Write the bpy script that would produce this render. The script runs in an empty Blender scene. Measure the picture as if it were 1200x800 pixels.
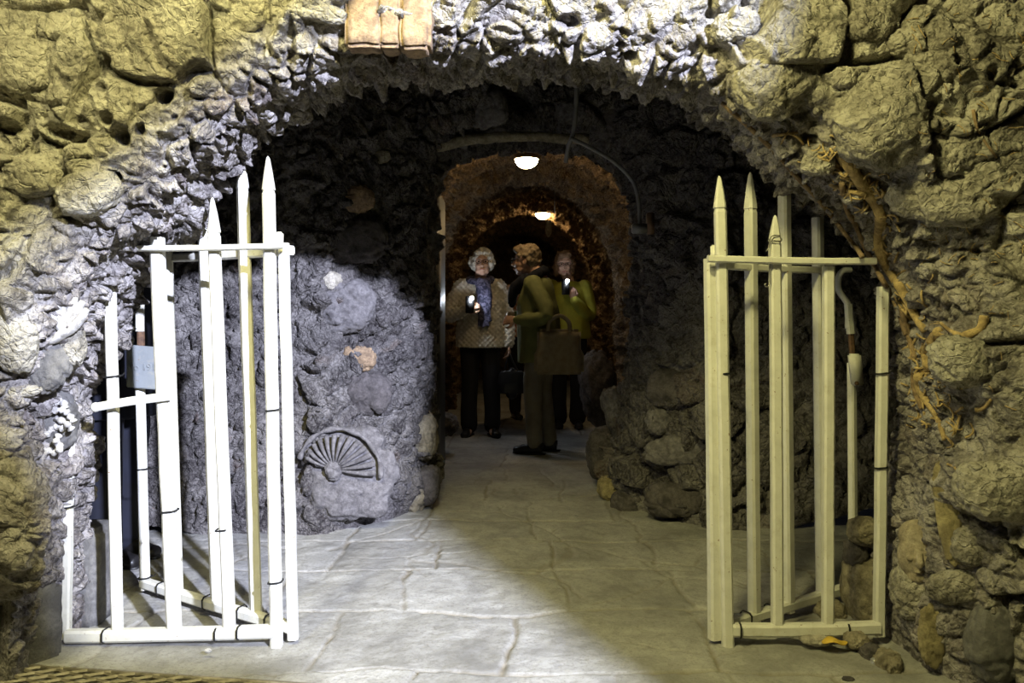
import bpy, bmesh, math, random
import numpy as np
from mathutils import Vector, Matrix
from mathutils.bvhtree import BVHTree

random.seed(7)
SC = bpy.context.scene
COL = SC.collection
F = 933.0; HC = 1.05; HOR = 370.0      # focal length in px (1200 wide), eye height, horizon row

def W(px, py, D):
    return ((px-600)/F*D, D, HC-(py-HOR)/F*D)

# ------------------------------------------------------------------ noise
U = np.uint32
def _h(ix, iy, iz, seed):
    h = ix.astype(U)*U(374761393) + iy.astype(U)*U(668265263) + iz.astype(U)*U(2246822519) + U((seed*3266489917) & 0xffffffff)
    h = (h ^ (h >> U(13)))*U(1274126177)
    h = (h ^ (h >> U(15)))*U(2654435761)
    return h ^ (h >> U(16))
def _f(h): return (h & U(0xffffff)).astype(np.float32)/np.float32(16777216.0)
def vnoise(P, seed=0):
    I = np.floor(P).astype(np.int64); f = (P-I).astype(np.float32); f = f*f*(3-2*f)
    r = 0
    for dx in (0, 1):
        wx = f[:, 0] if dx else 1-f[:, 0]
        for dy in (0, 1):
            wy = f[:, 1] if dy else 1-f[:, 1]
            for dz in (0, 1):
                wz = f[:, 2] if dz else 1-f[:, 2]
                r = r + wx*wy*wz*_f(_h(I[:, 0]+dx, I[:, 1]+dy, I[:, 2]+dz, seed))
    return r*2-1
def fbm(P, octs=4, seed=0, gain=.5):
    a = 1; t = 0; r = 0
    for o in range(octs):
        r = r + a*vnoise(P, seed+o*17); t += a; a *= gain; P = P*2.03+11.3
    return r/t
def ridged(P, octs=3, seed=0):
    a = 1; t = 0; r = 0
    for o in range(octs):
        r = r + a*(1-2*np.abs(vnoise(P, seed+o*13))); t += a; a *= .55; P = P*2.1+5.1
    return r/t
def worley(P, seed=0):
    I = np.floor(P).astype(np.int64); f = (P-I).astype(np.float32)
    n = len(P); F1 = np.full(n, 9., np.float32); F2 = F1.copy(); ID = np.zeros(n, U); V = np.zeros((n, 3), np.float32)
    for dx in (-1, 0, 1):
        for dy in (-1, 0, 1):
            for dz in (-1, 0, 1):
                h = _h(I[:, 0]+dx, I[:, 1]+dy, I[:, 2]+dz, seed)
                vx = dx+_f(h)-f[:, 0]; vy = dy+_f(h*U(747796405)+U(1))-f[:, 1]; vz = dz+_f(h*U(2891336453)+U(7))-f[:, 2]
                d = np.sqrt(vx*vx+vy*vy+vz*vz)
                near = d < F1
                F2 = np.where(near, F1, np.minimum(F2, d))
                F1 = np.where(near, d, F1); ID = np.where(near, h, ID)
                V[near, 0] = vx[near]; V[near, 1] = vy[near]; V[near, 2] = vz[near]
    return F1, F2, ID, V
def sstep(a, b, x):
    t = np.clip((x-a)/(b-a), 0, 1); return t*t*(3-2*t)
def idr(ID, k): return _f(ID*U(2654435761+k*40503*2+1) ^ (ID >> U(7)))
def stones(P, s, amp, seed, warp=.25, edge=.2, tilt=.8):
    Q = P/s
    if warp: Q = Q+warp*np.stack([vnoise(Q*1.3, seed+1), vnoise(Q*1.3+7, seed+2), vnoise(Q*1.3+13, seed+3)], 1)
    F1, F2, ID, V = worley(Q, seed)
    e = sstep(.01, edge, F2-F1)
    t = V[:, 0]*(idr(ID, 1)-.5)+V[:, 1]*(idr(ID, 2)-.5)+V[:, 2]*(idr(ID, 3)-.5)
    h = amp*(e*(.45+.75*idr(ID, 4))+e*t*tilt*1.6-.55*.8)
    return h, idr(ID, 5), e

# ------------------------------------------------------------------ materials
def new_mat(name):
    m = bpy.data.materials.new(name); m.use_nodes = True
    nt = m.node_tree; b = nt.nodes['Principled BSDF']
    return m, nt, b
def nd(nt, t, **kw):
    n = nt.nodes.new(t)
    for k, v in kw.items():
        if k.startswith('_'): setattr(n, k[1:], v)
        else: n.inputs[k].default_value = v
    return n
def ramp(nt, src, stops):
    r = nt.nodes.new('ShaderNodeValToRGB')
    els = r.color_ramp.elements
    while len(els) < len(stops): els.new(.5)
    for e, (p, c) in zip(els, stops):
        e.position = p; e.color = (*c, 1) if len(c) == 3 else c
    nt.links.new(src, r.inputs[0]); return r.outputs[0]
def mix(nt, fac, a, b, mode='MIX'):
    m = nt.nodes.new('ShaderNodeMix'); m.data_type = 'RGBA'; m.blend_type = mode
    for sock, v in ((m.inputs[0], fac), (m.inputs[6], a), (m.inputs[7], b)):
        if hasattr(v, 'links'): nt.links.new(v, sock)
        elif isinstance(v, (int, float)): sock.default_value = v
        else: sock.default_value = (*v, 1)
    return m.outputs[2]
def noise(nt, scale, detail=6, rough=.6, dist=0, vec=None):
    n = nd(nt, 'ShaderNodeTexNoise', Scale=scale, Detail=detail, Roughness=rough, Distortion=dist)
    if vec is None:
        g = nt.nodes.new('ShaderNodeNewGeometry'); nt.links.new(g.outputs['Position'], n.inputs['Vector'])
    else: nt.links.new(vec, n.inputs['Vector'])
    return n.outputs['Fac']
def bump(nt, b, h, strength=.5, dist=.01):
    bn = nd(nt, 'ShaderNodeBump', Strength=strength, Distance=dist)
    nt.links.new(h, bn.inputs['Height']); nt.links.new(bn.outputs[0], b.inputs['Normal'])
def attr(nt, name):
    a = nt.nodes.new('ShaderNodeAttribute'); a.attribute_name = name; return a.outputs['Fac']
def simple(name, c, rough=.6, metal=0, c2=None, scale=30, bmp=0, bd=.003, thr=(.4, .65), spec=None):
    m, nt, b = new_mat(name)
    b.inputs['Roughness'].default_value = rough; b.inputs['Metallic'].default_value = metal
    if spec is not None: b.inputs['Specular IOR Level'].default_value = spec
    n = noise(nt, scale)
    c2 = c2 or tuple(x*.75 for x in c)
    nt.links.new(ramp(nt, n, [(thr[0], c), (thr[1], c2)]), b.inputs['Base Color'])
    if bmp: bump(nt, b, noise(nt, scale*3), bmp, bd)
    return m
def emis(name, c, s):
    m, nt, b = new_mat(name)
    b.inputs['Base Color'].default_value = (*c, 1); b.inputs['Emission Color'].default_value = (*c, 1)
    b.inputs['Emission Strength'].default_value = s; return m

def cracks(nt, base, scales=((13, .5), (34, .35))):
    """adds thin branching fissures to a bump height"""
    g = nt.nodes.new('ShaderNodeNewGeometry'); nz = nd(nt, 'ShaderNodeTexNoise', Scale=9.0, Detail=5.0)
    nt.links.new(g.outputs['Position'], nz.inputs['Vector'])
    mx = nt.nodes.new('ShaderNodeVectorMath'); mx.operation = 'MULTIPLY_ADD'; mx.inputs[1].default_value = (.12, .12, .12)
    nt.links.new(nz.outputs['Color'], mx.inputs[0]); nt.links.new(g.outputs['Position'], mx.inputs[2])
    out = base
    for sc, am in scales:
        v = nd(nt, 'ShaderNodeTexVoronoi', Scale=sc); v.feature = 'DISTANCE_TO_EDGE'; nt.links.new(mx.outputs[0], v.inputs['Vector'])
        mr = nt.nodes.new('ShaderNodeMapRange'); mr.inputs['From Min'].default_value = 0; mr.inputs['From Max'].default_value = .10; mr.inputs['To Max'].default_value = am
        nt.links.new(v.outputs['Distance'], mr.inputs['Value'])
        ad = nt.nodes.new('ShaderNodeMath'); ad.operation = 'ADD'; nt.links.new(out, ad.inputs[0]); nt.links.new(mr.outputs[0], ad.inputs[1]); out = ad.outputs[0]
    return out
def rock_mat(name, pale, mid, dark, red, bumps=.9, bd=.018):
    """tone attribute = a different stone; zone attribute = dusty render coat (1) or bare stones (0)"""
    m, nt, b = new_mat(name)
    b.inputs['Roughness'].default_value = .8; b.inputs['Specular IOR Level'].default_value = .3
    tone = attr(nt, 'tone'); t2 = attr(nt, 'tone2')
    stone = ramp(nt, tone, [(0, dark), (.35, mid), (.75, tuple((a*2+c)/3 for a, c in zip(mid, pale))), (.92, pale), (.96, red), (1, mid)])
    small = ramp(nt, t2, [(0, dark), (.45, mid), (1, pale)])
    c = mix(nt, .4, stone, small)
    n1 = noise(nt, 9, 8, .62, .3)
    c = mix(nt, .38, c, ramp(nt, n1, [(.34, dark), (.5, mid), (.64, pale)]))
    c = mix(nt, attr(nt, 'mort'), c, tuple(min(1, x*1.25) for x in pale))
    n2 = noise(nt, 60, 6, .7)
    c = mix(nt, ramp(nt, n2, [(.42, (0, 0, 0)), (.6, (.5, .5, .5))]), c, pale)
    c = mix(nt, ramp(nt, noise(nt, 140, 4, .7), [(.56, (0, 0, 0)), (.66, (.6, .6, .6))]), c, dark)
    nt.links.new(c, b.inputs['Base Color'])
    hb = nt.nodes.new('ShaderNodeMath'); hb.operation = 'ADD'
    nt.links.new(noise(nt, 45, 10, .7, .4), hb.inputs[0])
    v = nd(nt, 'ShaderNodeTexVoronoi', Scale=38); g = nt.nodes.new('ShaderNodeNewGeometry')
    nt.links.new(g.outputs['Position'], v.inputs['Vector'])
    nt.links.new(v.outputs['Distance'], hb.inputs[1])
    bump(nt, b, cracks(nt, hb.outputs[0]), bumps, bd)
    return m

M = {}
M['facade'] = rock_mat('dusty tufa rock', (.66, .61, .50), (.42, .38, .31), (.17, .145, .12), (.40, .30, .22))
M['chamber'] = rock_mat('dark clinker rock', (.25, .235, .23), (.060, .052, .056), (.010, .008, .010), (.15, .08, .05))
M['tunnel'] = rock_mat('brown tunnel rock', (.38, .27, .15), (.09, .055, .03), (.022, .015, .01), (.2, .10, .05))
def stone_mat(name, c, c2, scale=25, bmp=.5):
    m, nt, b = new_mat(name); b.inputs['Roughness'].default_value = .85
    n = noise(nt, scale, 9, .65, .4)
    cc = ramp(nt, n, [(.36, c2), (.5, c), (.64, tuple(min(1, x*1.35) for x in c))])
    cc = mix(nt, ramp(nt, noise(nt, 55, 7, .7), [(.44, (0, 0, 0)), (.62, (.6, .6, .6))]), cc, c2)
    cc = mix(nt, ramp(nt, noise(nt, 130, 4, .7), [(.56, (0, 0, 0)), (.68, (.5, .5, .5))]), cc, tuple(x*.5 for x in c2))
    nt.links.new(cc, b.inputs['Base Color'])
    bump(nt, b, noise(nt, 55, 11, .75), min(1, bmp*1.6), .016); return m
M['tan'] = stone_mat('tan sandstone', (.40, .345, .25), (.25, .21, .15))
M['grey'] = stone_mat('grey slate', (.17, .165, .16), (.10, .097, .097), 12)
M['pale'] = stone_mat('pale limestone', (.48, .445, .375), (.30, .27, .22), 25, .8)
M['tufa'] = stone_mat('olive brown tufa', (.34, .30, .22), (.17, .145, .10), 18, 1)
M['dkrock'] = stone_mat('dark boulder stone', (.11, .098, .10), (.045, .04, .042), 14)
M['chalk'] = stone_mat('chalky encrusted white', (.52, .51, .50), (.26, .25, .24), 40, .3)
M['brick'] = stone_mat('worn brick', (.34, .24, .15), (.19, .13, .085), 30)
M['relief'] = stone_mat('grey carved plaster', (.17, .16, .165), (.09, .083, .088), 30, .4)
M['ochre'] = stone_mat('ochre stained render', (.34, .29, .16), (.20, .165, .09), 20)
M['wood'] = simple('brown timber', (.20, .12, .07), .7, c2=(.10, .06, .035), scale=18, bmp=.4)

def paint_mat(name, c, chip=(.22, .14, .09)):
    m, nt, b = new_mat(name); b.inputs['Roughness'].default_value = .42
    n = noise(nt, 16, 4, .6)
    base = ramp(nt, n, [(.3, tuple(x*.86 for x in c)), (.6, c)])
    base = mix(nt, ramp(nt, noise(nt, 75, 5, .65), [(.66, (0, 0, 0)), (.70, (1, 1, 1))]), base, chip)
    base = mix(nt, ramp(nt, noise(nt, 35, 7, .7), [(.55, (0, 0, 0)), (.75, (.55, .55, .55))]), base, (.42, .38, .28))
    nt.links.new(base, b.inputs['Base Color'])
    bump(nt, b, noise(nt, 60, 5, .6), .35, .003); return m
M['paint'] = paint_mat('old white gloss paint', (.66, .655, .60))
M['greypaint'] = paint_mat('grey painted plate', (.24, .26, .27))
M['rust'] = simple('rusty iron', (.16, .09, .05), .8, .3, (.08, .045, .03), 60, .4)
M['black'] = simple('black plastic', (.012, .012, .013), .45)
M['wire'] = simple('steel wire', (.35, .34, .32), .45, .8)
M['root'] = stone_mat('dry yellow root', (.50, .37, .17), (.26, .18, .085), 30, .5)
M['rootd'] = stone_mat('dark brown root', (.26, .18, .10), (.12, .08, .045), 30, .4)
M['leaf'] = simple('dead yellow leaf', (.60, .40, .05), .6)
M['metal'] = simple('dark grating steel', (.30, .27, .22), .6, .3, (.17, .15, .11), 30, .3)
M['pvc'] = simple('grey conduit', (.20, .20, .21), .5, c2=(.13, .13, .135), scale=12)
M['glassl'] = emis('lit lamp glass', (1, .74, .38), 42)
M['brass'] = simple('aged lamp metal', (.25, .2, .13), .5, .6)
M['led'] = emis('phone torch light', (.80, .90, 1), 260)
M['trash'] = simple('crumpled foil', (.5, .5, .52), .3, .6)

# floor
def floor_mat():
    m, nt, b = new_mat('worn flagstones'); b.inputs['Roughness'].default_value = .62
    tone = attr(nt, 'tone')
    c = ramp(nt, tone, [(0, (.26, .255, .245)), (.5, (.36, .355, .34)), (1, (.44, .435, .42))])
    n = noise(nt, 3.5, 8, .6, .4)
    c = mix(nt, .5, c, ramp(nt, n, [(.36, (.16, .157, .15)), (.5, (.36, .355, .34)), (.62, (.48, .475, .455))]))
    c = mix(nt, ramp(nt, noise(nt, 14, 9, .72, .6), [(.48, (0, 0, 0)), (.66, (.6, .6, .6))]), c, (.19, .185, .175))
    c = mix(nt, ramp(nt, noise(nt, 90, 6, .75), [(.5, (0, 0, 0)), (.66, (.6, .6, .6))]), c, (.15, .14, .125))
    jm = nt.nodes.new('ShaderNodeMath'); jm.operation = 'MULTIPLY'; jm.inputs[1].default_value = .95; nt.links.new(attr(nt, 'joint'), jm.inputs[0]); c = mix(nt, jm.outputs[0], c, (.20, .175, .13))
    nt.links.new(c, b.inputs['Base Color'])
    bump(nt, b, cracks(nt, noise(nt, 30, 11, .75), ((3.2, .25),)), .6, .010); return m
M['floor'] = floor_mat()

# ------------------------------------------------------------------ object helpers
def link(o, parent=None):
    COL.objects.link(o)
    if parent: o.parent = parent
    return o
def tag(o, label=None, cat=None, group=None, kind=None):
    if label: o['label'] = label
    if cat: o['category'] = cat
    if group: o['group'] = group
    if kind: o['kind'] = kind
    return o
def empty(name, loc, label, cat, group=None, rz=0):
    o = bpy.data.objects.new(name, None); o.location = loc; o.rotation_euler = (0, 0, rz); o.empty_display_size = .1
    return tag(link(o), label, cat, group)
def obj(name, bm, mat, parent=None, smooth=True, wpos=None):
    """bm given in world space; recentred on the parent's origin (or on wpos)"""
    me = bpy.data.meshes.new(name)
    bmesh.ops.recalc_face_normals(bm, faces=bm.faces)
    off = None
    if parent is not None and wpos is None:
        off = Vector(); q = parent
        while q: off = off+Vector(q.location); q = q.parent
    elif wpos is not None: off = Vector(wpos)
    if off is not None: bmesh.ops.translate(bm, verts=bm.verts, vec=-off)
    bm.to_mesh(me); bm.free()
    if smooth: me.shade_smooth()
    me.materials.append(mat)
    o = bpy.data.objects.new(name, me); link(o, parent)
    if parent is None and wpos is not None: o.location = wpos
    return o
def grid(name, P, mat, attrs=None, closed=False, parent=None):
    n, m = P.shape[:2]
    me = bpy.data.meshes.new(name)
    idx = np.arange(n*m).reshape(n, m)
    a = idx[:-1, :-1].ravel(); b = idx[1:, :-1].ravel(); c = idx[1:, 1:].ravel(); d = idx[:-1, 1:].ravel()
    q = np.stack([a, b, c, d], 1).astype(np.int32); nf = len(q)
    me.vertices.add(n*m); me.vertices.foreach_set('co', P.reshape(-1).astype(np.float32))
    me.loops.add(nf*4); me.loops.foreach_set('vertex_index', q.ravel())
    me.polygons.add(nf); me.polygons.foreach_set('loop_start', (np.arange(nf)*4).astype(np.int32))
    me.update(); me.validate()
    for k, v in (attrs or {}).items():
        at = me.attributes.new(k, 'FLOAT', 'POINT'); at.data.foreach_set('value', v.ravel().astype(np.float32))
    me.shade_smooth(); me.materials.append(mat)
    o = bpy.data.objects.new(name, me); return link(o, parent)

def frames(pts):
    pts = [Vector(p) for p in pts]; n = len(pts); T = []
    for i in range(n):
        t = pts[min(i+1, n-1)]-pts[max(i-1, 0)]
        T.append(t.normalized() if t.length > 1e-9 else Vector((0, 0, 1)))
    ref = Vector((0, 1, 0)) if abs(T[0].y) < .9 else Vector((1, 0, 0))
    N = [(ref-T[0]*ref.dot(T[0])).normalized()]
    for i in range(1, n):
        v = N[-1]-T[i]*N[-1].dot(T[i]); N.append(v.normalized() if v.length > 1e-6 else N[-1])
    return pts, T, N
def tube(bm, pts, radii, seg=10, flat=1.0, cap=True, upref=None, rot=0):
    """closed tube, elliptical: radius r along N (or list of (a,b))"""
    pts, T, N = frames(pts)
    if upref is not None:
        u = Vector(upref); N = [((u-t*u.dot(t)).normalized()) for t in T]
    rings = []
    if not isinstance(radii, (list, tuple)): radii = [radii]*len(pts)
    for p, t, n, r in zip(pts, T, N, radii):
        ra, rb = (r if isinstance(r, (list, tuple)) else (r, r*flat))
        b = t.cross(n)
        rings.append([bm.verts.new(p+n*ra*math.cos(2*math.pi*k/seg+rot)+b*rb*math.sin(2*math.pi*k/seg+rot)) for k in range(seg)])
    for a, b in zip(rings, rings[1:]):
        for k in range(seg):
            bm.faces.new((a[k], a[(k+1) % seg], b[(k+1) % seg], b[k]))
    if cap:
        bm.faces.new(list(reversed(rings[0]))); bm.faces.new(rings[-1])
    return bm
def smooth_path(pts, k=6):
    pts = [Vector(p) for p in pts]; out = []
    for i in range(len(pts)-1):
        p0 = pts[max(i-1, 0)]; p1 = pts[i]; p2 = pts[i+1]; p3 = pts[min(i+2, len(pts)-1)]
        for j in range(k):
            t = j/k
            out.append(.5*((2*p1)+(p2-p0)*t+(2*p0-5*p1+4*p2-p3)*t*t+(-p0+3*p1-3*p2+p3)*t**3))
    out.append(pts[-1]); return out
def ball(bm, c, r, sub=3, rot=None):
    m = Matrix.Translation(Vector(c)) @ (rot or Matrix.Identity(4)) @ Matrix.Diagonal((*(r if isinstance(r, (list, tuple)) else (r, r, r)), 1))
    bmesh.ops.create_icosphere(bm, subdivisions=sub, radius=1, matrix=m); return bm
def box(bm, c, s, rot=None, bev=0):
    m = Matrix.Translation(Vector(c)) @ (rot or Matrix.Identity(4)) @ Matrix.Diagonal((*s, 1))
    r = bmesh.ops.create_cube(bm, size=1, matrix=m)
    if bev:
        es = set(e for v in r['verts'] for e in v.link_edges)
        bmesh.ops.bevel(bm, geom=list(es), offset=bev, segments=2, affect='EDGES')
    return bm
def polycurve_resample(pts, n):
    pts = np.array(pts, float); d = np.r_[0, np.cumsum(np.linalg.norm(np.diff(pts, axis=0), axis=1))]
    t = np.linspace(0, d[-1], n)
    return np.stack([np.interp(t, d, pts[:, i]) for i in range(pts.shape[1])], 1)
def blur(a, k):
    ker = np.hanning(k+2)[1:-1]; ker /= ker.sum()
    out = np.empty_like(a)
    for i in range(a.shape[1]):
        x = np.pad(a[:, i], k, mode='reflect', reflect_type='odd'); out[:, i] = np.convolve(x, ker, 'same')[k:-k]
    return out
def gnormals(P):
    du = np.gradient(P, axis=0); dv = np.gradient(P, axis=1)
    n = np.cross(du, dv); l = np.linalg.norm(n, axis=2, keepdims=True); return n/np.maximum(l, 1e-9)
def project(P):
    D = np.maximum(P[..., 1], .3)
    return 600+P[..., 0]/D*F, HOR-(P[..., 2]-HC)/D*F

# ------------------------------------------------------------------ rock shells with an arched opening
def arch_shell(curve, center, back, flare, dface, rmax, n_s, n_back, n_front, round_c, rear=None, rear_n=12, dens=1.6):
    """curve: (n,2) X,Z opening outline; returns base grid (n_s, m, 3) and zone r (negative in the intrados)"""
    C = curve; u = C-center; u = u/np.linalg.norm(u, axis=1, keepdims=True)
    cols = []; rr = []
    lipC = C+u*flare
    Dl = dface(lipC[:, 0], lipC[:, 1])+round_c
    L = back
    if rear:
        for r in np.linspace(rear, .02, rear_n):
            p = C+u*r; cols.append(np.stack([p[:, 0], Dl+L, p[:, 1]], 1)); rr.append(-2.)
    for q in np.linspace(1, 0, n_back):
        p = C+u*flare*(1-q); cols.append(np.stack([p[:, 0], Dl+L*q, p[:, 1]], 1)); rr.append(-q*float(np.mean(L))-.001)
    for k in range(1, n_front):
        r = rmax*(k/(n_front-1))**dens
        p = C+u*(flare+r)
        D = dface(p[:, 0], p[:, 1])+round_c*math.exp(-r/(round_c*.8))
        cols.append(np.stack([p[:, 0], D, p[:, 1]], 1)); rr.append(r)
    return np.stack(cols, 1), np.array(rr)

# ---- FACADE (front wall with the gate)
fc = [(84, 770, 2.62), (84, 700, 2.62), (92, 600, 2.62), (108, 570, 2.7), (118, 540, 2.7), (106, 500, 2.7), (104, 470, 2.7),
      (116, 435, 2.7), (140, 405, 2.7), (148, 370, 2.7), (160, 330, 2.68), (175, 292, 2.65), (206, 275, 2.6), (232, 248, 2.6), (250, 218, 2.6),
      (275, 196, 2.6), (300, 168, 2.6), (340, 138, 2.6), (385, 116, 2.6), (440, 100, 2.6), (520, 95, 2.6), (570, 92, 2.6), (640, 95, 2.6), (700, 98, 2.6),
      (760, 108, 2.6), (805, 125, 2.6), (850, 160, 2.6), (895, 206, 2.6), (940, 236, 2.6), (985, 262, 2.6), (1022, 295, 2.6), (1040, 335, 2.6),
      (1052, 400, 2.6), (1052, 500, 2.6), (1046, 580, 2.6), (1040, 650, 2.6), (1040, 700, 2.6), (1042, 775, 2.6)]
fcurve = np.array([(W(*p)[0], W(*p)[2]) for p in fc])
NS = 1050
fcurve = blur(polycurve_resample(fcurve, NS), 31)
fcen = np.array([-.06, -.25])
def d_facade(X, Z):
    up = sstep(.7, 1.5, Z)
    sr = (1-up)*.75+up*.28; sl = (1-up)*.55+up*.22
    return 2.27-sr*np.maximum(0, X-1.18)-sl*np.maximum(0, -X-1.28)-.05*up
sN = np.linspace(0, 1, NS)
backf = np.interp(sN, [0, .26, .36, .8, .9, 1], [.40, .40, .28, .28, .32, .34])
P, rr = arch_shell(fcurve, fcen, backf, 0., d_facade, 1.9, NS, 80, 300, .13, rear=.9, rear_n=14, dens=1.25)
n, m = P.shape[:2]
N = gnormals(P)
mid = N[:, m//2+60]
if np.mean(mid[:, 1]) > 0: N = -N
Pf = P.reshape(-1, 3); R = np.broadcast_to(rr[None, :], (n, m)).reshape(-1)
px, py = project(Pf)
front = sstep(.0, .22, R)                       # 0 in the underside of the arch, 1 on the front
smq = np.maximum(sstep(-.15, .25, fbm(Pf*2.6, 3, 91)), .8*np.exp(-(np.maximum(R, 0)/.45)**2)*sstep(1.3, 1.6, Pf[:, 2])*(1-sstep(.9, 1.2, np.abs(Pf[:, 0]))))     # smooth trowelled render against rough rubble
hb, tb, eb = stones(Pf, .30, .085, 3, .45, .07, .9)
hm, tm, em = stones(Pf, .105, .026, 11, .5, .12, 1.1)
hs, ts, es = stones(Pf*np.array([1, 1, 1.25]), .078, .034, 21, .3, .25, 1.2)
hs2, ts2, es2 = stones(Pf, .032, .011, 31, .3, .3, 1.2)
fb = fbm(Pf*4.5, 5, 5)*.036+ridged(Pf*13, 4, 9)*.009*(1-smq)+fbm(Pf*60, 3, 41)*.0035*(.5+.8*(1-smq))-.010*sstep(.55, .85, ridged(Pf*6+.3*fbm(Pf*9, 2, 4)[:, None], 2, 47))
pit = worley(Pf/.036+.4*np.stack([vnoise(Pf*20, 1), vnoise(Pf*20+9, 2), vnoise(Pf*20+5, 3)], 1), 77)
pmask = sstep(.05, .5, fbm(Pf*3.1, 3, 55)+.12)
pits = -(1-sstep(.12, .38, pit[0]))*.014*pmask
hfront = hb+hm*(1-.85*smq)+pits*(.4+.8*smq)+fb
hin = hs+hs2+fb*.8
h = hfront*front+hin*(1-front)
# holes, cracks and ledges at their places on the rock
wq = fbm(Pf*7, 3, 71); wq2 = fbm(Pf*7+5, 3, 73)
def hole(cx, cy, rx, ry, ang, dep, wpx=None):
    if len(wq) == len(px):
        thin = max(rx, ry) > 3*min(rx, ry); k_ = 18 if thin else 5
        if thin: dep *= .6
        return hole_(px+wq*k_, py+wq2*k_, cx, cy, rx, ry, ang, dep)
    return hole_(px, py, cx, cy, rx, ry, ang, dep)
def hole_(px, py, cx, cy, rx, ry, ang, dep):
    a = math.radians(ang); dx = px-cx; dy = py-cy
    u = (dx*math.cos(a)+dy*math.sin(a))/rx; v = (-dx*math.sin(a)+dy*math.cos(a))/ry
    d = np.sqrt(u*u+v*v)
    return -dep*(1-sstep(.55, 1.1, d))+.004*np.exp(-((d-1.35)/.25)**2)
fm = (R > .0)
for (cx, cy, rx, ry, ang, dep) in [(195, 112, 11, 10, 0, .09), (80, 157, 24, 9, 20, .06), (142, 162, 14, 11, 50, .06), (124, 73, 11, 9, 20, .05),
        (128, 142, 9, 9, 0, .04), (165, 152, 8, 7, 0, .04), (207, 137, 4, 4, 0, .03), (135, 205, 9, 5, 30, .05), (308, 57, 6, 7, 0, .04), (120, 105, 10, 6, 20, .03),
        (667, 26, 14, 10, 20, .05), (736, 68, 12, 8, -10, .05), (770, 99, 9, 8, 0, .04), (725, 50, 6, 5, 0, .03), (1151, 96, 7, 7, 0, .05),
        (1102, 111, 8, 6, 0, .05), (1111, 84, 8, 7, 0, .05), (1165, 103, 6, 5, 0, .04), (1179, 107, 5, 5, 0, .04), (1137, 50, 5, 5, 0, .03),
        (984, 59, 5, 4, 0, .03), (1090, 136, 28, 9, 10, .07), (6, 158, 26, 7, 15, .06), (116, 15, 8, 26, -40, .05), (195, 62, 6, 40, -32, .04), (338, 45, 6, 30, 5, .05), (45, 118, 55, 4, 12, .05),
        (8, 425, 16, 9, 10, .06), (37, 583, 7, 9, 20, .06), (45, 656, 9, 6, 0, .06), (70, 425, 30, 3, 80, .02), (1060, 385, 40, 10, 75, .05), (1185, 240, 30, 12, 10, .05),
        (1120, 600, 50, 6, 30, .05), (1180, 620, 40, 8, 0, .05), (1150, 300, 30, 8, -30, .04), (950, 165, 20, 8, 10, .05), (1050, 240, 10, 50, -40, .04), (560, 40, 60, 5, 10, .02),
        (860, 20, 8, 40, 30, .03), (1075, 480, 8, 40, 10, .05), (870, 60, 40, 6, 30, .03), (820, 20, 25, 6, 10, .03)]:
    h = h+np.where(fm, hole(cx, cy, rx, ry, ang, dep), 0)
def bulge(cx, cy, rx, ry, amp):
    q = ((px-cx)/rx)**2+((py-cy)/ry)**2; return amp*np.exp(-q**(2.2 if abs(amp) > .1 else 1.3))
for b_ in [(28, 632, 62, 78, .20), (10, 540, 60, 60, .04), (15, 748, 80, 52, -.16), (60, 300, 90, 70, .03), (130, 110, 90, 70, .035), (910, 88, 60, 50, .05),
           (1105, 82, 50, 40, .07), (1035, 150, 55, 50, .05), (1120, 175, 50, 45, .04), (1100, 240, 70, 45, .04), (1140, 420, 40, 45, .06), (1160, 570, 60, 45, .06),
           (1150, 610, 60, 12, -.04), (1085, 730, 30, 45, .05), (1080, 560, 40, 70, .02), (1180, 760, 50, 60, -.05), (620, 20, 120, 40, .02)]:
    h = h+np.where(fm, bulge(*b_), 0)
h = np.where(R < -1.5, h*.5, h)
keep = np.clip((Pf[:, 2]+.02)/.1, .3, 1)
low_in = (1-front)*(1-sstep(.5, 1.0, Pf[:, 2]))
h = h*keep*(1-.35*low_in)
P2 = Pf+N.reshape(-1, 3)*h[:, None]
tone = np.where(R > .1, tb*.65+tm*.35, ts); tone2 = np.where(R > .1, tm, ts2)
zone = front
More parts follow.
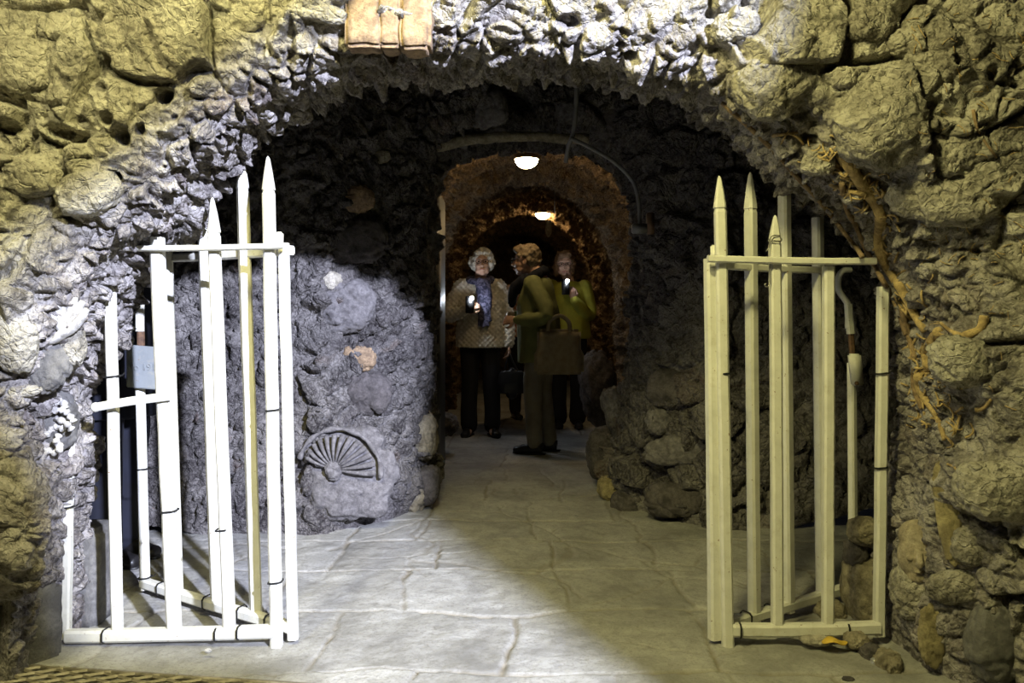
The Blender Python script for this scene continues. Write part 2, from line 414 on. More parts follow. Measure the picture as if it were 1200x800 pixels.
def blendmat():
    """facade rock: the front is coated with pale dusty render, the arch's thickness shows bare dark clinker"""
    a = M['facade']; m_, nt, b = new_mat('grotto facade rock')
    b.inputs['Roughness'].default_value = .82; b.inputs['Specular IOR Level'].default_value = .25
    tone_ = attr(nt, 'tone'); t2 = attr(nt, 'tone2'); z = attr(nt, 'zone')
    def pal(pale, mid, dark, red):
        s_ = ramp(nt, tone_, [(0, dark), (.22, mid), (.5, tuple((x+y)/2 for x, y in zip(mid, pale))), (.8, pale), (.92, red), (1, mid)])
        s2 = ramp(nt, t2, [(0, dark), (.45, mid), (1, pale)])
        c = mix(nt, .35, s_, s2)
        c = mix(nt, .68, c, ramp(nt, noise(nt, 7, 10, .7, .5), [(.38, dark), (.48, mid), (.57, pale)]))
        c = mix(nt, ramp(nt, noise(nt, 55, 6, .7), [(.45, (0, 0, 0)), (.62, (.5, .5, .5))]), c, pale)
        return mix(nt, ramp(nt, noise(nt, 120, 5, .72), [(.55, (0, 0, 0)), (.64, (.7, .7, .7))]), c, dark)
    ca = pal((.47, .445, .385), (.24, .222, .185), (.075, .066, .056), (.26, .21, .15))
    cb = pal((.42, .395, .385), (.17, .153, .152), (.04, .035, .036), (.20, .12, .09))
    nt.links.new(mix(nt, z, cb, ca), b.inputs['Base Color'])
    hb_ = nt.nodes.new('ShaderNodeMath'); hb_.operation = 'ADD'
    nt.links.new(noise(nt, 42, 11, .72, .5), hb_.inputs[0])
    v = nd(nt, 'ShaderNodeTexVoronoi', Scale=48); g = nt.nodes.new('ShaderNodeNewGeometry')
    nt.links.new(g.outputs['Position'], v.inputs['Vector']); nt.links.new(v.outputs['Distance'], hb_.inputs[1])
    bump(nt, b, cracks(nt, hb_.outputs[0], ((9, .4), (30, .3))), .85, .016); return m_
M['facade'] = blendmat()
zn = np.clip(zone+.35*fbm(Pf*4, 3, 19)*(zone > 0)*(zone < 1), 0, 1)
facade = grid('wall_front', P2.reshape(n, m, 3), M['facade'], {'tone': tone, 'tone2': tone2, 'zone': zn})
tag(facade, 'encrusted rock wall with the broad arched grotto opening', 'wall', kind='structure')
def bvh_of(o):
    me = o.data; nv = len(me.vertices); co = np.empty(nv*3, np.float32); me.vertices.foreach_get('co', co)
    nf = len(me.polygons); vi = np.empty(nf*4, np.int32); me.loops.foreach_get('vertex_index', vi)
    return BVHTree.FromPolygons([Vector(c) for c in co.reshape(-1, 3).tolist()], vi.reshape(-1, 4).tolist())
BF = bvh_of(facade)

# ---- CHAMBER BACK WALL with the doorway
dc = [(492, 640, 4.3), (497, 600, 4.5), (508, 560, 4.6), (506, 500, 4.6), (509, 440, 4.6), (506, 380, 4.6), (508, 300, 4.6), (510, 225, 4.6), (522, 196, 4.6),
      (560, 178, 4.6), (620, 168, 4.6), (690, 176, 4.6), (728, 202, 4.6), (744, 245, 4.6), (748, 310, 4.6), (743, 390, 4.6), (736, 450, 4.6), (724, 505, 4.6),
      (714, 560, 4.6), (712, 600, 4.5), (712, 640, 4.3)]
dcurve = np.array([(W(*p)[0], W(*p)[2]) for p in dc]); ND = 620
dcurve = blur(polycurve_resample(dcurve, ND), 21)
dcen = np.array([.06, -.3])
def d_back(X, Z):
    left = 4.22-.9*np.clip(-X-.50, 0, .42)
    right = 4.42-1.15*np.clip(X-.58, 0, .42)
    w = sstep(-.3, .3, X)
    return left*(1-w)+right*w-.10*sstep(1.3, 2.2, Z)
P, rr = arch_shell(dcurve, dcen, np.full(ND, .42), .10, d_back, 2.5, ND, 36, 230, .08, rear=.7, rear_n=6, dens=1.2)
n, m = P.shape[:2]; N = gnormals(P)
if np.mean(N[:, m//2+30, 1]) > 0: N = -N
Pf = P.reshape(-1, 3); R = np.broadcast_to(rr[None, :], (n, m)).reshape(-1); px, py = project(Pf)
pebb = sstep(-.95, -1.2, Pf[:, 0])*0+1-sstep(-1.15, -.95, Pf[:, 0])   # pebble facing at the far left
hL, tL, eL = stones(Pf, .24, .085, 103, .35, .15, .9)
hS, tS, eS = stones(Pf, .085, .040, 111, .35, .13, 1.2)
hP, tP, eP = stones(Pf, .056, .040, 121, .3, .28, .7)
big = sstep(-.15, .2, fbm(Pf*1.7, 2, 66))
h = (hL*big+hS*(1-.45*big))*(1-pebb)+(hP+hS*.3)*pebb+fbm(Pf*5, 4, 15)*.03+ridged(Pf*16, 3, 19)*.008
h *= np.clip((Pf[:, 2]+.02)/.12, .35, 1)
for (cx, cy, rx, ry, ang, dep) in [(600, 120, 36, 26, 60, .25), (350, 545, 8, 40, 20, .05), (375, 570, 6, 40, -15, .03), (405, 420, 5, 60, 5, .04)]:
    h = h+np.where(R > 0, hole(cx, cy, rx, ry, ang, dep), 0)
P2 = Pf+N.reshape(-1, 3)*h[:, None]
backw = grid('wall_back', P2.reshape(n, m, 3), M['chamber'], {'tone': tL*big*(1-pebb)+tS*(1-big)*(1-pebb)+tP*pebb, 'tone2': tS, 'mort': np.clip((1-(eS*(1-pebb)*(.4+.6*eL)+eP*pebb))*sstep(-.1, .3, fbm(Pf*1.9, 3, 29)+.2*(.8-Pf[:, 2])), 0, 1)*.7})
tag(backw, 'dark clinker stone wall of the inner chamber with narrow doorway', 'wall', kind='structure')
BB = bvh_of(backw)

# ---- chamber vault, side walls
def sheet(name, fn, nu, nv, mat, sc, amp, seed, label, cat='wall', flip=False):
    u, v = np.meshgrid(np.linspace(0, 1, nu), np.linspace(0, 1, nv), indexing='ij')
    P = np.stack(fn(u, v), 2); N = gnormals(P)*(-1 if flip else 1); Pf = P.reshape(-1, 3)
    h1, t1, _ = stones(Pf, sc, amp, seed, .35, .2, 1.); h2, t2, _ = stones(Pf, sc*.38, amp*.35, seed+50, .3, .25, 1.)
    h = h1+h2+fbm(Pf*6, 3, seed)*.02
    o = grid(name, (Pf+N.reshape(-1, 3)*h[:, None]).reshape(nu, nv, 3), mat, {'tone': t1, 'tone2': t2})
    return tag(o, label, cat, kind='structure')
def vault(u, v):
    x = -2.35+4.7*u; y = 2.45+1.95*v
    return x, y, 2.42+.22*np.cos(x*.6)+0*y
sheet('ceiling', vault, 170, 80, M['chamber'], .16, .05, 201, 'dark rock vault of the inner chamber', 'ceiling')
sheet('wall_left', lambda u, v: (-2.3+0*u, 2.45+2.0*u, -.02+2.7*v), 110, 140, M['chamber'], .13, .05, 211, 'dark rock side wall of the chamber, left end')
sheet('wall_right', lambda u, v: (2.3+0*u, 2.45+2.0*u, -.02+2.7*v), 110, 140, M['chamber'], .13, .05, 221, 'dark rock side wall of the chamber, right end', flip=True)

# ---- tunnel beyond the doorway
def tunnel(u, v):
    y = 4.55+9.0*u; a = v
    k = np.abs(((y-5.0)/2.05) % 1-.5)*2; rib = sstep(.55, .95, k)
    hw = .95-.13*rib; top = 2.40-.13*rib; spr = 1.25
    L1 = spr; L2 = math.pi/2*1.05; tot = 2*L1+2*L2; s = a*tot
    x = np.where(s < L1, -hw, np.where(s > L1+2*L2, hw, -hw*np.cos((s-L1)/(2*L2)*math.pi)))
    z = np.where(s < L1, s, np.where(s > L1+2*L2, tot-s, spr+(top-spr)*np.sin(np.clip((s-L1)/(2*L2), 0, 1)*math.pi)))
    bend = .05*np.sin((y-5)*.5)
    return x+bend+.1, y, z-.02
sheet('wall_tunnel', tunnel, 620, 330, M['tunnel'], .19, .10, 231, 'brown encrusted rock vault of the passage behind the doorway', flip=True)
sheet('wall_end', lambda u, v: (-1.2+2.6*u, 13.3+0*u, -.02+2.7*v), 60, 60, M['tunnel'], .2, .06, 241, 'rock wall closing the far end of the passage')

# ---- floor
fx = np.r_[np.linspace(-2.6, -1.7, 30)[:-1], np.linspace(-1.7, 1.7, 430), np.linspace(1.7, 2.6, 30)[1:]]
fy = np.r_[np.linspace(-1.2, 2.0, 60)[:-1], np.linspace(2.0, 4.8, 400)[:-1], np.linspace(4.8, 13.6, 420)]
X, Y = np.meshgrid(fx, fy, indexing='ij')
Pf = np.stack([X, Y, 0*X], 2).reshape(-1, 3)
wx = Pf[:, 0]+.07*fbm(Pf*2.6, 4, 301); wy = Pf[:, 1]+.07*fbm(Pf*2.2+4, 4, 302)
rows = np.array([-1.3, -.7, -.1, .5, 1.1, 1.75, 2.35, 2.84, 3.3, 3.72, 4.08, 4.56, 5.1, 5.7, 6.4, 7.1, 7.9, 8.7, 9.5, 10.3, 11.1, 12, 13, 14])
ri = np.clip(np.searchsorted(rows, wy)-1, 0, len(rows)-2)
dj = np.minimum(np.abs(wy-rows[ri]), np.abs(rows[ri+1]-wy))
rng = np.random.RandomState(5); tone = np.zeros(len(Pf)); jx = np.full(len(Pf), 9.)
jl = {6: [-1.3, -.62, .0, .62, 1.15], 7: [-1.5, -.9, -.42, .17, .66, 1.2], 8: [-1.2, -.75, -.3, .18, .62, 1.1], 9: [-1.4, -.75, -.42, .12, .60, 1.0], 10: [-1.5, -.7, -.45, .1, .55, 1.1], 11: [-1.2, -.6, -.15, .3, .75, 1.3]}
for r in range(len(rows)-1):
    sel = ri == r
    js = jl.get(r) or list(np.cumsum(rng.uniform(.4, .75, 9))-2.7+rng.rand()*.3)
    js = np.array([-9]+js+[9]); k = np.searchsorted(js, wx[sel])-1
    jx[sel] = np.minimum(np.abs(wx[sel]-js[k]), np.abs(js[k+1]-wx[sel])); tone[sel] = rng.rand(len(js)+1)[k]
jd = np.minimum(dj, jx)
crk = worley(Pf/np.array([.62, .62, 1])+.25*np.stack([fbm(Pf*3, 3, 5), fbm(Pf*3+9, 3, 6), 0*X.ravel()], 1), 313)
cr = np.where(vnoise(Pf*1.1, 320) > -.05, (crk[1]-crk[0])*.3, 9)
jq = sstep(-.35, .25, fbm(Pf*4, 3, 333)); cj = (1-sstep(.002, .011, np.minimum(jd+.008*fbm(Pf*20, 2, 8), 9)))*(.45+.55*jq); cc = (1-sstep(.001, .007, cr))*.8
z = -.009*cj-.006*cc+.010*fbm(Pf*2.2, 3, 303)+.006*fbm(Pf*13, 4, 304)+tone*.004-.004
# shallow pit below the grating
def pit_in(x, y):
    t = y-(2.385-.14*(x+1.3)); return (1-sstep(-.03, -.012, t))*sstep(-1.50, -1.47, x)*(1-sstep(-.42, -.40, x))*sstep(1.70, 1.73, y)
z = z-.10*pit_in(Pf[:, 0], Pf[:, 1])
Pf[:, 2] = z
floor = grid('floor', Pf.reshape(len(fx), len(fy), 3), M['floor'], {'tone': tone, 'joint': np.clip(cj*.8+cc*.5, 0, 1)})
tag(floor, 'worn flagstone floor running through the gate into the passage', 'floor', kind='structure')

# ---- the cave room the camera stands in
sheet('wall_side_left', lambda u, v: (-2.75+0*u, -1.2+3.6*u, -.02+3.75*v), 60, 60, M['chamber'], .3, .08, 251, 'rock wall left of the viewer')
sheet('wall_side_right', lambda u, v: (2.75+0*u, -1.2+3.6*u, -.02+3.75*v), 60, 60, M['chamber'], .3, .08, 261, 'rock wall right of the viewer', flip=True)
sheet('ceiling_front', lambda u, v: (-2.8+5.6*u, -1.2+3.6*v, 3.6+0*u), 60, 60, M['chamber'], .3, .08, 271, 'rock ceiling above the gate', 'ceiling')

# unseen blocker wall behind the viewer; opening cut to give the daylight its outline
SUN = np.array([3.5, -3.6, 3.8])
mask_px = [(775, 830), (775, 400), (800, 180), (850, 60), (880, -60), (600, -110), (470, -60), (420, 20), (300, 90), (200, 170), (105, 265), (40, 300),
           (-25, 380), (-10, 470), (60, 520), (82, 600), (98, 745), (330, 768), (350, 792), (360, 830)]
YB = -.85
def to_back(px_, py_):
    D = 2.33
    if py_ > 740: D = min(2.5, HC*F/(py_-HOR))
    p = np.array(W(px_, py_, D)); t = (YB-SUN[1])/(p[1]-SUN[1]); q = SUN+(p-SUN)*t; return q[0], q[2]
op = np.array([to_back(*p) for p in mask_px]); op = np.vstack([op, op[:1]])
op = polycurve_resample(op, 160); cen = op.mean(0); dirs = op-cen; dirs /= np.linalg.norm(dirs, axis=1, keepdims=True)
cols = []
for k in range(26):
    t = (k/25)**1.5*4.6; q = op+dirs*t
    q[:, 0] = np.clip(q[:, 0], -2.9, 2.9+2.5); q[:, 1] = np.clip(q[:, 1], -.1, 3.8)
    wob = .05*fbm(np.stack([q[:, 0]*4, q[:, 1]*4, 0*q[:, 0]], 1), 3, 401)*min(1, k/4)
    cols.append(np.stack([q[:, 0], YB+wob, q[:, 1]], 1))
rg = np.stack(cols, 1)
tb_ = np.full(rg.shape[0]*rg.shape[1], .5)
rw = grid('wall_rear_blocker', rg, M['chamber'], {'tone': tb_, 'tone2': tb_, 'zone': tb_})
tag(rw, 'unseen light blocking wall behind the viewer, opening cut to shape the daylight', 'wall', kind='structure')

# ------------------------------------------------------------------ GATES
DG = 2.545
def bar_mesh(p0, p1, w, d=None, rot=0, spike=0, bend=None, neck=True):
    """octagonal (bevelled square) bar from p0 (foot) to p1 (tip); spike = length of spear point"""
    bm = bmesh.new(); p0 = Vector(p0); p1 = Vector(p1); d = d or w
    T = (p1-p0).normalized(); L = (p1-p0).length
    x = Vector((1, 0, 0)); x = (x-T*x.dot(T)).normalized() if abs(T.x) < .95 else Vector((0, 1, 0))
    if abs(T.x) >= .95: x = (x-T*x.dot(T)).normalized()
    y = T.cross(x)
    c, s = math.cos(rot), math.sin(rot); x, y = x*c+y*s, y*c-x*s
    prof = []
    for (a, b) in ((1, .62), (.62, 1), (-.62, 1), (-1, .62), (-1, -.62), (-.62, -1), (.62, -1), (1, -.62)): prof.append((a*w/2, b*d/2))
    st = [(0, 1)]
    ns = max(2, int(L/.12))
    Ls = L-spike
    for i in range(1, ns+1): st.append((Ls*i/ns, 1))
    if spike:
        st[-1] = (Ls-.006, 1)
        st += [(Ls, .9), (Ls+.006, .9), (Ls+.008, 1.03), (Ls+spike*.55, .66), (Ls+spike*.93, .30), (L, .08)]
    rings = []
    for i, (t, k) in enumerate(st):
        wob = (random.random()-.5)*.0022
        o = p0+T*t+x*wob+y*wob*.6
        if bend: o = o+Vector(bend)*math.sin(math.pi*t/L)
        rings.append([bm.verts.new(o+x*a*k+y*b*k) for a, b in prof])
    for a, b in zip(rings, rings[1:]):
        for k in range(8): bm.faces.new((a[k], a[(k+1) % 8], b[(k+1) % 8], b[k]))
    bm.faces.new(list(reversed(rings[0]))); bm.faces.new(rings[-1])
    return bm
def tie_mesh(c, w, d, T=(0, 0, 1), tail=0):
    bm = bmesh.new(); T = Vector(T).normalized(); c = Vector(c)
    x = Vector((1, 0, 0)); x = (x-T*x.dot(T))
    if x.length < .2: x = Vector((0, 1, 0))-T*T.y
    x.normalize(); y = T.cross(x); hw = w/2+.0015; hd = d/2+.0015
    pr = [(hw, hd*.6), (hw*.6, hd), (-hw*.6, hd), (-hw, hd*.6), (-hw, -hd*.6), (-hw*.6, -hd), (hw*.6, -hd), (hw, -hd*.6)]
    tubes = []
    for off, k in ((-.0028, 1), (-.0028, 1.1), (.0028, 1.1), (.0028, 1)):
        tubes.append([bm.verts.new(c+x*a*k+y*b*k+T*off+T*.004*(a/w)) for a, b in pr])
    for i in range(4):
        a, b = tubes[i], tubes[(i+1) % 4]
        for k in range(8): bm.faces.new((a[k], a[(k+1) % 8], b[(k+1) % 8], b[k]))
    if tail:
        p = c+x*hw; tube(bm, [p, p+x*tail*.6+T*.004, p+x*tail+T*.012], .0022, 5)
    return bm
def gate_bar(t, foot_px, tip_px, D0, D1=None, w=.034, spike=0, rot=0, name='upright', bend=None):
    D1 = D0 if D1 is None else D1
    return obj(name, bar_mesh(W(*foot_px, D0), W(*tip_px, D1), w, rot=rot, spike=spike, bend=bend), M['paint'], t, smooth=False)
def rail(t, a, b, w=.03, d=.034):
    return obj('rail', bar_mesh(a, b, w, d, bend=(0, 0, -.003)), M['paint'], t, smooth=False)
def tie(t, c, w=.036, d=.036, T=(0, 0, 1), tail=0):
    return obj('cable_tie', tie_mesh(c, w, d, T, tail), M['black'], t, smooth=False)

# left fixed panel
t = empty('iron_fence', W(205, 752, DG), 'white iron gate panel fixed to the left pier, nearest the metal floor grating', 'fence')
gate_bar(t, (78, 748), (82, 470), DG+.01, w=.027)
gate_bar(t, (138, 742), (129, 318), DG, w=.031)
gate_bar(t, (204, 738), (184, 278), DG, w=.040)
gate_bar(t, (269, 738), (249, 231), DG, w=.035, spike=.12)
gate_bar(t, (324, 762), (314, 183), DG, w=.036, spike=.115)
obj('end_bar', bar_mesh(W(343, 764, DG+.035), W(326, 275, DG+.035), .032), M['paint'], t, smooth=False) if False else None
rail(t, W(148, 291, DG-.030), W(333, 288, DG-.030), .034, .018)
rail(t, W(78, 745, DG-.006), W(322, 739, DG-.006), .034, .040)
b1 = Vector(W(112, 477, DG-.045)); b2 = Vector(W(199, 464, DG-.028))
o = obj('latch_bar', bar_mesh(b1, b2, .022, .026, bend=(0, -.008, .004)), M['paint'], t, smooth=False)
kb = bmesh.new(); ball(kb, b1, (.016, .013, .016), 2); obj('knob', kb, M['paint'], o.parent)
for p, w in (((132, 441), .034), ((199, 598), .042), ((261, 620), .036), ((320, 480), .038), ((323, 681), .038), ((79, 594), .030)):
    tie(t, W(*p, DG), w, w, tail=.02 if p[0] in (79, 132) else 0)
tie(t, W(124, 744, DG-.006), .042, .036, (1, 0, 0)); tie(t, W(281, 740, DG-.006), .042, .036, (1, 0, 0)); tie(t, W(255, 742, DG-.006), .042, .036, (1, 0, 0), .018)

# left hinged leaf folded back
H0 = Vector(W(341, 760, 2.57)); E0 = Vector(W(168, 696, 3.0))
def leafpt(H, E, s, z): p = H.lerp(E, s); return Vector((p.x, p.y, z))
t = empty('gate_leaf', (H0.x, H0.y, 0), 'white iron gate leaf folded back on the left, carrying the grey lock plate', 'gate')
def zpix(py, D): return HC-(py-HOR)/F*D
def leaf_bar(t, xb, xt, s, ytop, H, E, w=.034, spike=0, rot=.6, zb=.02, D=None):
    p = leafpt(H, E, s, 0); D = p.y
    a = ((xb-600)/F*D, D, zb); b = ((xt-600)/F*D, D, zpix(ytop, D))
    return obj('upright', bar_mesh(a, b, w, rot=rot, spike=spike), M['paint'], t, smooth=False)
obj('hinge_bar', bar_mesh((H0.x+.008, H0.y, .008), W(332.5, 285, 2.57), .033, .033, rot=.1), M['paint'], t, smooth=False)
tp = bmesh.new(); box(tp, W(327.5, 281, 2.565), (.024, .024, .05), bev=.005); obj('pin', tp, M['paint'], t)
leaf_bar(t, 300, 283, .27, 178, H0, E0, .037, .13)
leaf_bar(t, 254, 237, .51, 230, H0, E0, .036, .0)
leaf_bar(t, 209, 196, .76, 285, H0, E0, .034)
leaf_bar(t, 170, 164, 1.0, 448, H0, E0, .034)
pe = leafpt(H0, E0, 1, 0)
obj('lock_bar', bar_mesh(W(165, 452, 3.0), W(164, 359, 3.0), .027, rot=.6), M['rust'], t, smooth=False)
obj('lock_bar', bar_mesh(W(163.6, 388, 2.998), W(164, 357, 2.998), .030, rot=.6), M['paint'], t, smooth=False)
za = .045
rail(t, (H0.x, H0.y, za), (pe.x, pe.y, za), .036, .036)
rail(t, (H0.x, H0.y+.01, 1.262), leafpt(H0, E0, .78, 1.262), .026, .03)
for s in (.1, .27, .50, .83):
    p = leafpt(H0, E0, s+.03, za); tie(t, p, .040, .040, (E0-H0), .02 if s == .5 else 0)
tie(t, W(170, 676, 3.0), .038, .038, tail=.02); tie(t, W(168, 549, 3.0), .036, .036, tail=.05)
# lock plate with raised numerals
pc = Vector(W(168, 430, 2.965))
lp = bmesh.new(); box(lp, (0, 0, 0), (.118, .022, .158), bev=.003)
for v in lp.verts: v.co += pc+Vector((0, 0, v.co.x*-.08))
plate = obj('lock_plate', lp, M['greypaint'], t, smooth=False); plate['label'] = 'grey painted lock plate with faint raised numerals'
def letters(parent, txt, loc, size, mat, rotz=0, ext=.002, name='lettering'):
    cu = bpy.data.curves.new(name, 'FONT'); cu.body = txt; cu.size = size; cu.extrude = ext; cu.align_x = 'CENTER'; cu.align_y = 'CENTER'
    ob = bpy.data.objects.new(name, cu); COL.objects.link(ob)
    ob.rotation_euler = (math.pi/2, 0, rotz); ob.location = loc
    bpy.context.view_layer.update()
    me = bpy.data.meshes.new_from_object(ob.evaluated_get(bpy.context.evaluated_depsgraph_get()))
    me.transform(ob.matrix_world); bpy.data.objects.remove(ob)
    wp = Vector(parent.location)+(Vector(parent.parent.location) if parent.parent else Vector())
    me.transform(Matrix.Translation(-wp))
    me.materials.clear(); me.materials.append(mat)
    o = bpy.data.objects.new(name, me); return link(o, parent)
letters(plate, 'No 191', (pc.x-.002, pc.y-.012, pc.z+.0), .036, M['greypaint'], 0, .003)

# right fixed panel
t = empty('iron_fence', W(940, 752, DG), 'white iron gate panel fixed to the right pier beside the tree roots', 'fence')
gate_bar(t, (853, 762), (843, 206), DG, w=.036, spike=.11)
gate_bar(t, (911, 734), (908, 252), DG, w=.035, spike=.09)
gate_bar(t, (970, 734), (971, 312), DG, w=.034)
gate_bar(t, (1030, 744), (1035, 336), DG, w=.033)
rail(t, W(829, 303, DG-.030), W(1026, 306, DG-.030), .022, .022)
rail(t, W(858, 738, DG-.006), W(1030, 735, DG-.006), .034, .040)
for p, w in (((852, 437), .038), ((1033, 437), .035), ((1031, 547), .035)): tie(t, W(*p, DG), w, w, tail=.02 if p[1] == 437 and p[0] > 900 else 0)
tie(t, W(993, 737, DG-.006), .042, .036, (1, 0, 0)); tie(t, W(867, 738, DG-.006), .042, .036, (1, 0, 0))
wr = bmesh.new()
tube(wr, smooth_path([W(914, 276, DG-.02), W(904, 277, DG-.025), W(901, 290, DG-.02), W(898, 294, DG-.02)]), .002, 6)
tube(wr, smooth_path([W(902, 300, DG-.02), W(902, 330, DG-.02), W(899, 336, DG-.02), W(896, 334, DG-.02), W(898, 332, DG-.02)]), .0018, 6)
tube(wr, smooth_path([W(902, 282, DG-.022), W(914, 283, DG-.022), W(915, 279, DG+.02), W(902, 279, DG+.02), W(902, 282, DG-.022)]), .002, 6)
obj('wire', wr, M['wire'], t)['label'] = 'loose twisted wire'

# right hinged leaf
H1 = Vector(W(838, 760, 2.57)); E1 = Vector(W(1001, 697, 2.97))
t = empty('gate_leaf', (H1.x, H1.y, 0), 'white iron gate leaf folded back on the right with a curved hook', 'gate')
obj('hinge_bar', bar_mesh((H1.x, H1.y, .008), W(833, 303, 2.57), .040, .036, rot=.25), M['paint'], t, smooth=False)
tp = bmesh.new(); box(tp, W(836, 298, 2.565), (.018, .018, .06), bev=.004); obj('pin', tp, M['paint'], t)
leaf_bar(t, 884, 879, .27, 202, H1, E1, .037, .13)
leaf_bar(t, 924, 919, .51, 224, H1, E1, .038)
leaf_bar(t, 963, 958, .76, 255, H1, E1, .036)
leaf_bar(t, 1000, 998, 1., 425, H1, E1, .028)
rail(t, (H1.x, H1.y, za), (E1.x, E1.y, za), .034, .034)
rail(t, (H1.x, H1.y+.01, 1.215), leafpt(H1, E1, .82, 1.215), .022, .024)
for s in (.2, .36): tie(t, leafpt(H1, E1, s, za), .038, .038, (E1-H1))
tie(t, W(1001, 650, 2.97), .030, .030, tail=.015); tie(t, W(1001, 668, 2.97), .030, .030)
hk = bmesh.new()
tube(hk, smooth_path([W(*p, 2.97) for p in ((997, 316), (988, 317), (983, 324), (982, 335), (985, 344), (991, 352), (994, 360), (994, 385))], 5), [.018]*36, 8, .6)
obj('hook', hk, M['paint'], t)
obj('lock_bar', bar_mesh(W(1000, 430, 2.97), W(996, 375, 2.97), .018), M['rust'], t, smooth=False)
obj('lock_bar', bar_mesh(W(997, 391, 2.965), W(994, 356, 2.965), .026), M['paint'], t, smooth=False)
lk = bmesh.new(); box(lk, (0, 0, 0), (.042, .032, .118), bev=.006)
for v in lk.verts: v.co.x += -v.co.z*.12; v.co += Vector(W(1003, 433, 2.945))
lc = obj('lock_case', lk, M['paint'], t)
nb = bmesh.new(); ball(nb, W(1004, 449, 2.925), .008, 2); obj('knob', nb, M['rust'], lc)

# ------------------------------------------------------------------ stones set in the walls
def hit(B, px_, py_):
    d = Vector(W(px_, py_, 1.0))-Vector((0, 0, HC)); dn = d.normalized()
    loc, nor, i, dist = B.ray_cast(Vector((0, 0, HC)), dn)
    if loc is None: return None
    if nor.dot(dn) > 0: nor = -nor
    return loc, nor
def stone_mesh(rx, rz, ry, seed, rough=.16, facets=True, sub=5, sq=2.4):
    bm = bmesh.new(); bmesh.ops.create_icosphere(bm, subdivisions=sub, radius=1)
    A = np.array([v.co[:] for v in bm.verts])
    A = A/(np.sum(np.abs(A)**sq, 1)**(1/sq))[:, None]
    S = np.array([rx, ry, rz]); B = A*S
    k = 1/max(rx, rz)
    h, _, _ = stones(B+seed*3.1, max(rx, rz)*1.6, .10, seed+500, .3, .12, 1.6)
    h2, _, _ = stones(B+seed*1.7, max(.012, max(rx, rz)*.33), .045, seed+510, .4, .3, 1.6)
    pt = worley(B/max(.014, max(rx, rz)*.22)+seed, seed+9)[0]
    h = h*(1 if facets else .4)+h2+fbm(B*k*1.5+seed, 5, seed)*rough*1.5+ridged(B*k*4+seed, 4, seed+3)*.035+pitfn(B, seed)-(.07 if facets else .02)*(1-sstep(.1, .35, pt))
    B = B*(1+h[:, None])
    for v, p in zip(bm.verts, B): v.co = p
    return bm
def pitfn(B, seed): return fbm(B*90+seed, 3, seed+7)*.035
def set_stone(name, B, cx, cy, rx, ry, ang, mat, label, cat='stone', depth=.5, sink=.35, rough=.14, facets=True, group=None, sq=2.4, sub=5):
    r = hit(B, cx, cy)
    if r is None: return None
    loc, nor = r; D = loc.y
    wx_, wz_ = rx/F*D, ry/F*D; th = min(wx_, wz_)*depth*2
    bm = stone_mesh(wx_, wz_, th, int(cx*7+cy), rough, facets, sub, sq)
    rot = Matrix.Rotation(math.radians(-ang), 4, 'Y')
    bmesh.ops.transform(bm, matrix=rot, verts=bm.verts)
    n_ = (nor+Vector((0, -2.2, 0))).normalized(); yaw = math.atan2(n_.x, -n_.y); pit = math.asin(max(-.6, min(.6, n_.z)))
    bmesh.ops.transform(bm, matrix=Matrix.Rotation(yaw, 4, 'Z') @ Matrix.Rotation(-pit*.6, 4, 'X'), verts=bm.verts)
    c = loc-n_*(th*(sink-.15))*1.0
    bmesh.ops.translate(bm, verts=bm.verts, vec=c)
    o = obj(name, bm, mat, None, wpos=c); tag(o, label, cat, group)
    tv = {'pale limestone': .78, 'tan sandstone': .6, 'olive brown tufa': .38}.get(mat.name)
    if tv and B is BF:
        o.data.materials[0] = M['facade']; nv = len(o.data.vertices); co = np.empty(nv*3, np.float32); o.data.vertices.foreach_get('co', co); co = co.reshape(-1, 3)+np.array(c)
        for nm, a in (('tone', np.full(nv, tv)), ('tone2', np.clip(.5+.6*fbm(co*22, 3, 6), 0, 1)), ('zone', np.ones(nv))):
            o.data.attributes.new(nm, 'FLOAT', 'POINT').data.foreach_set('value', a.astype(np.float32))
    return o

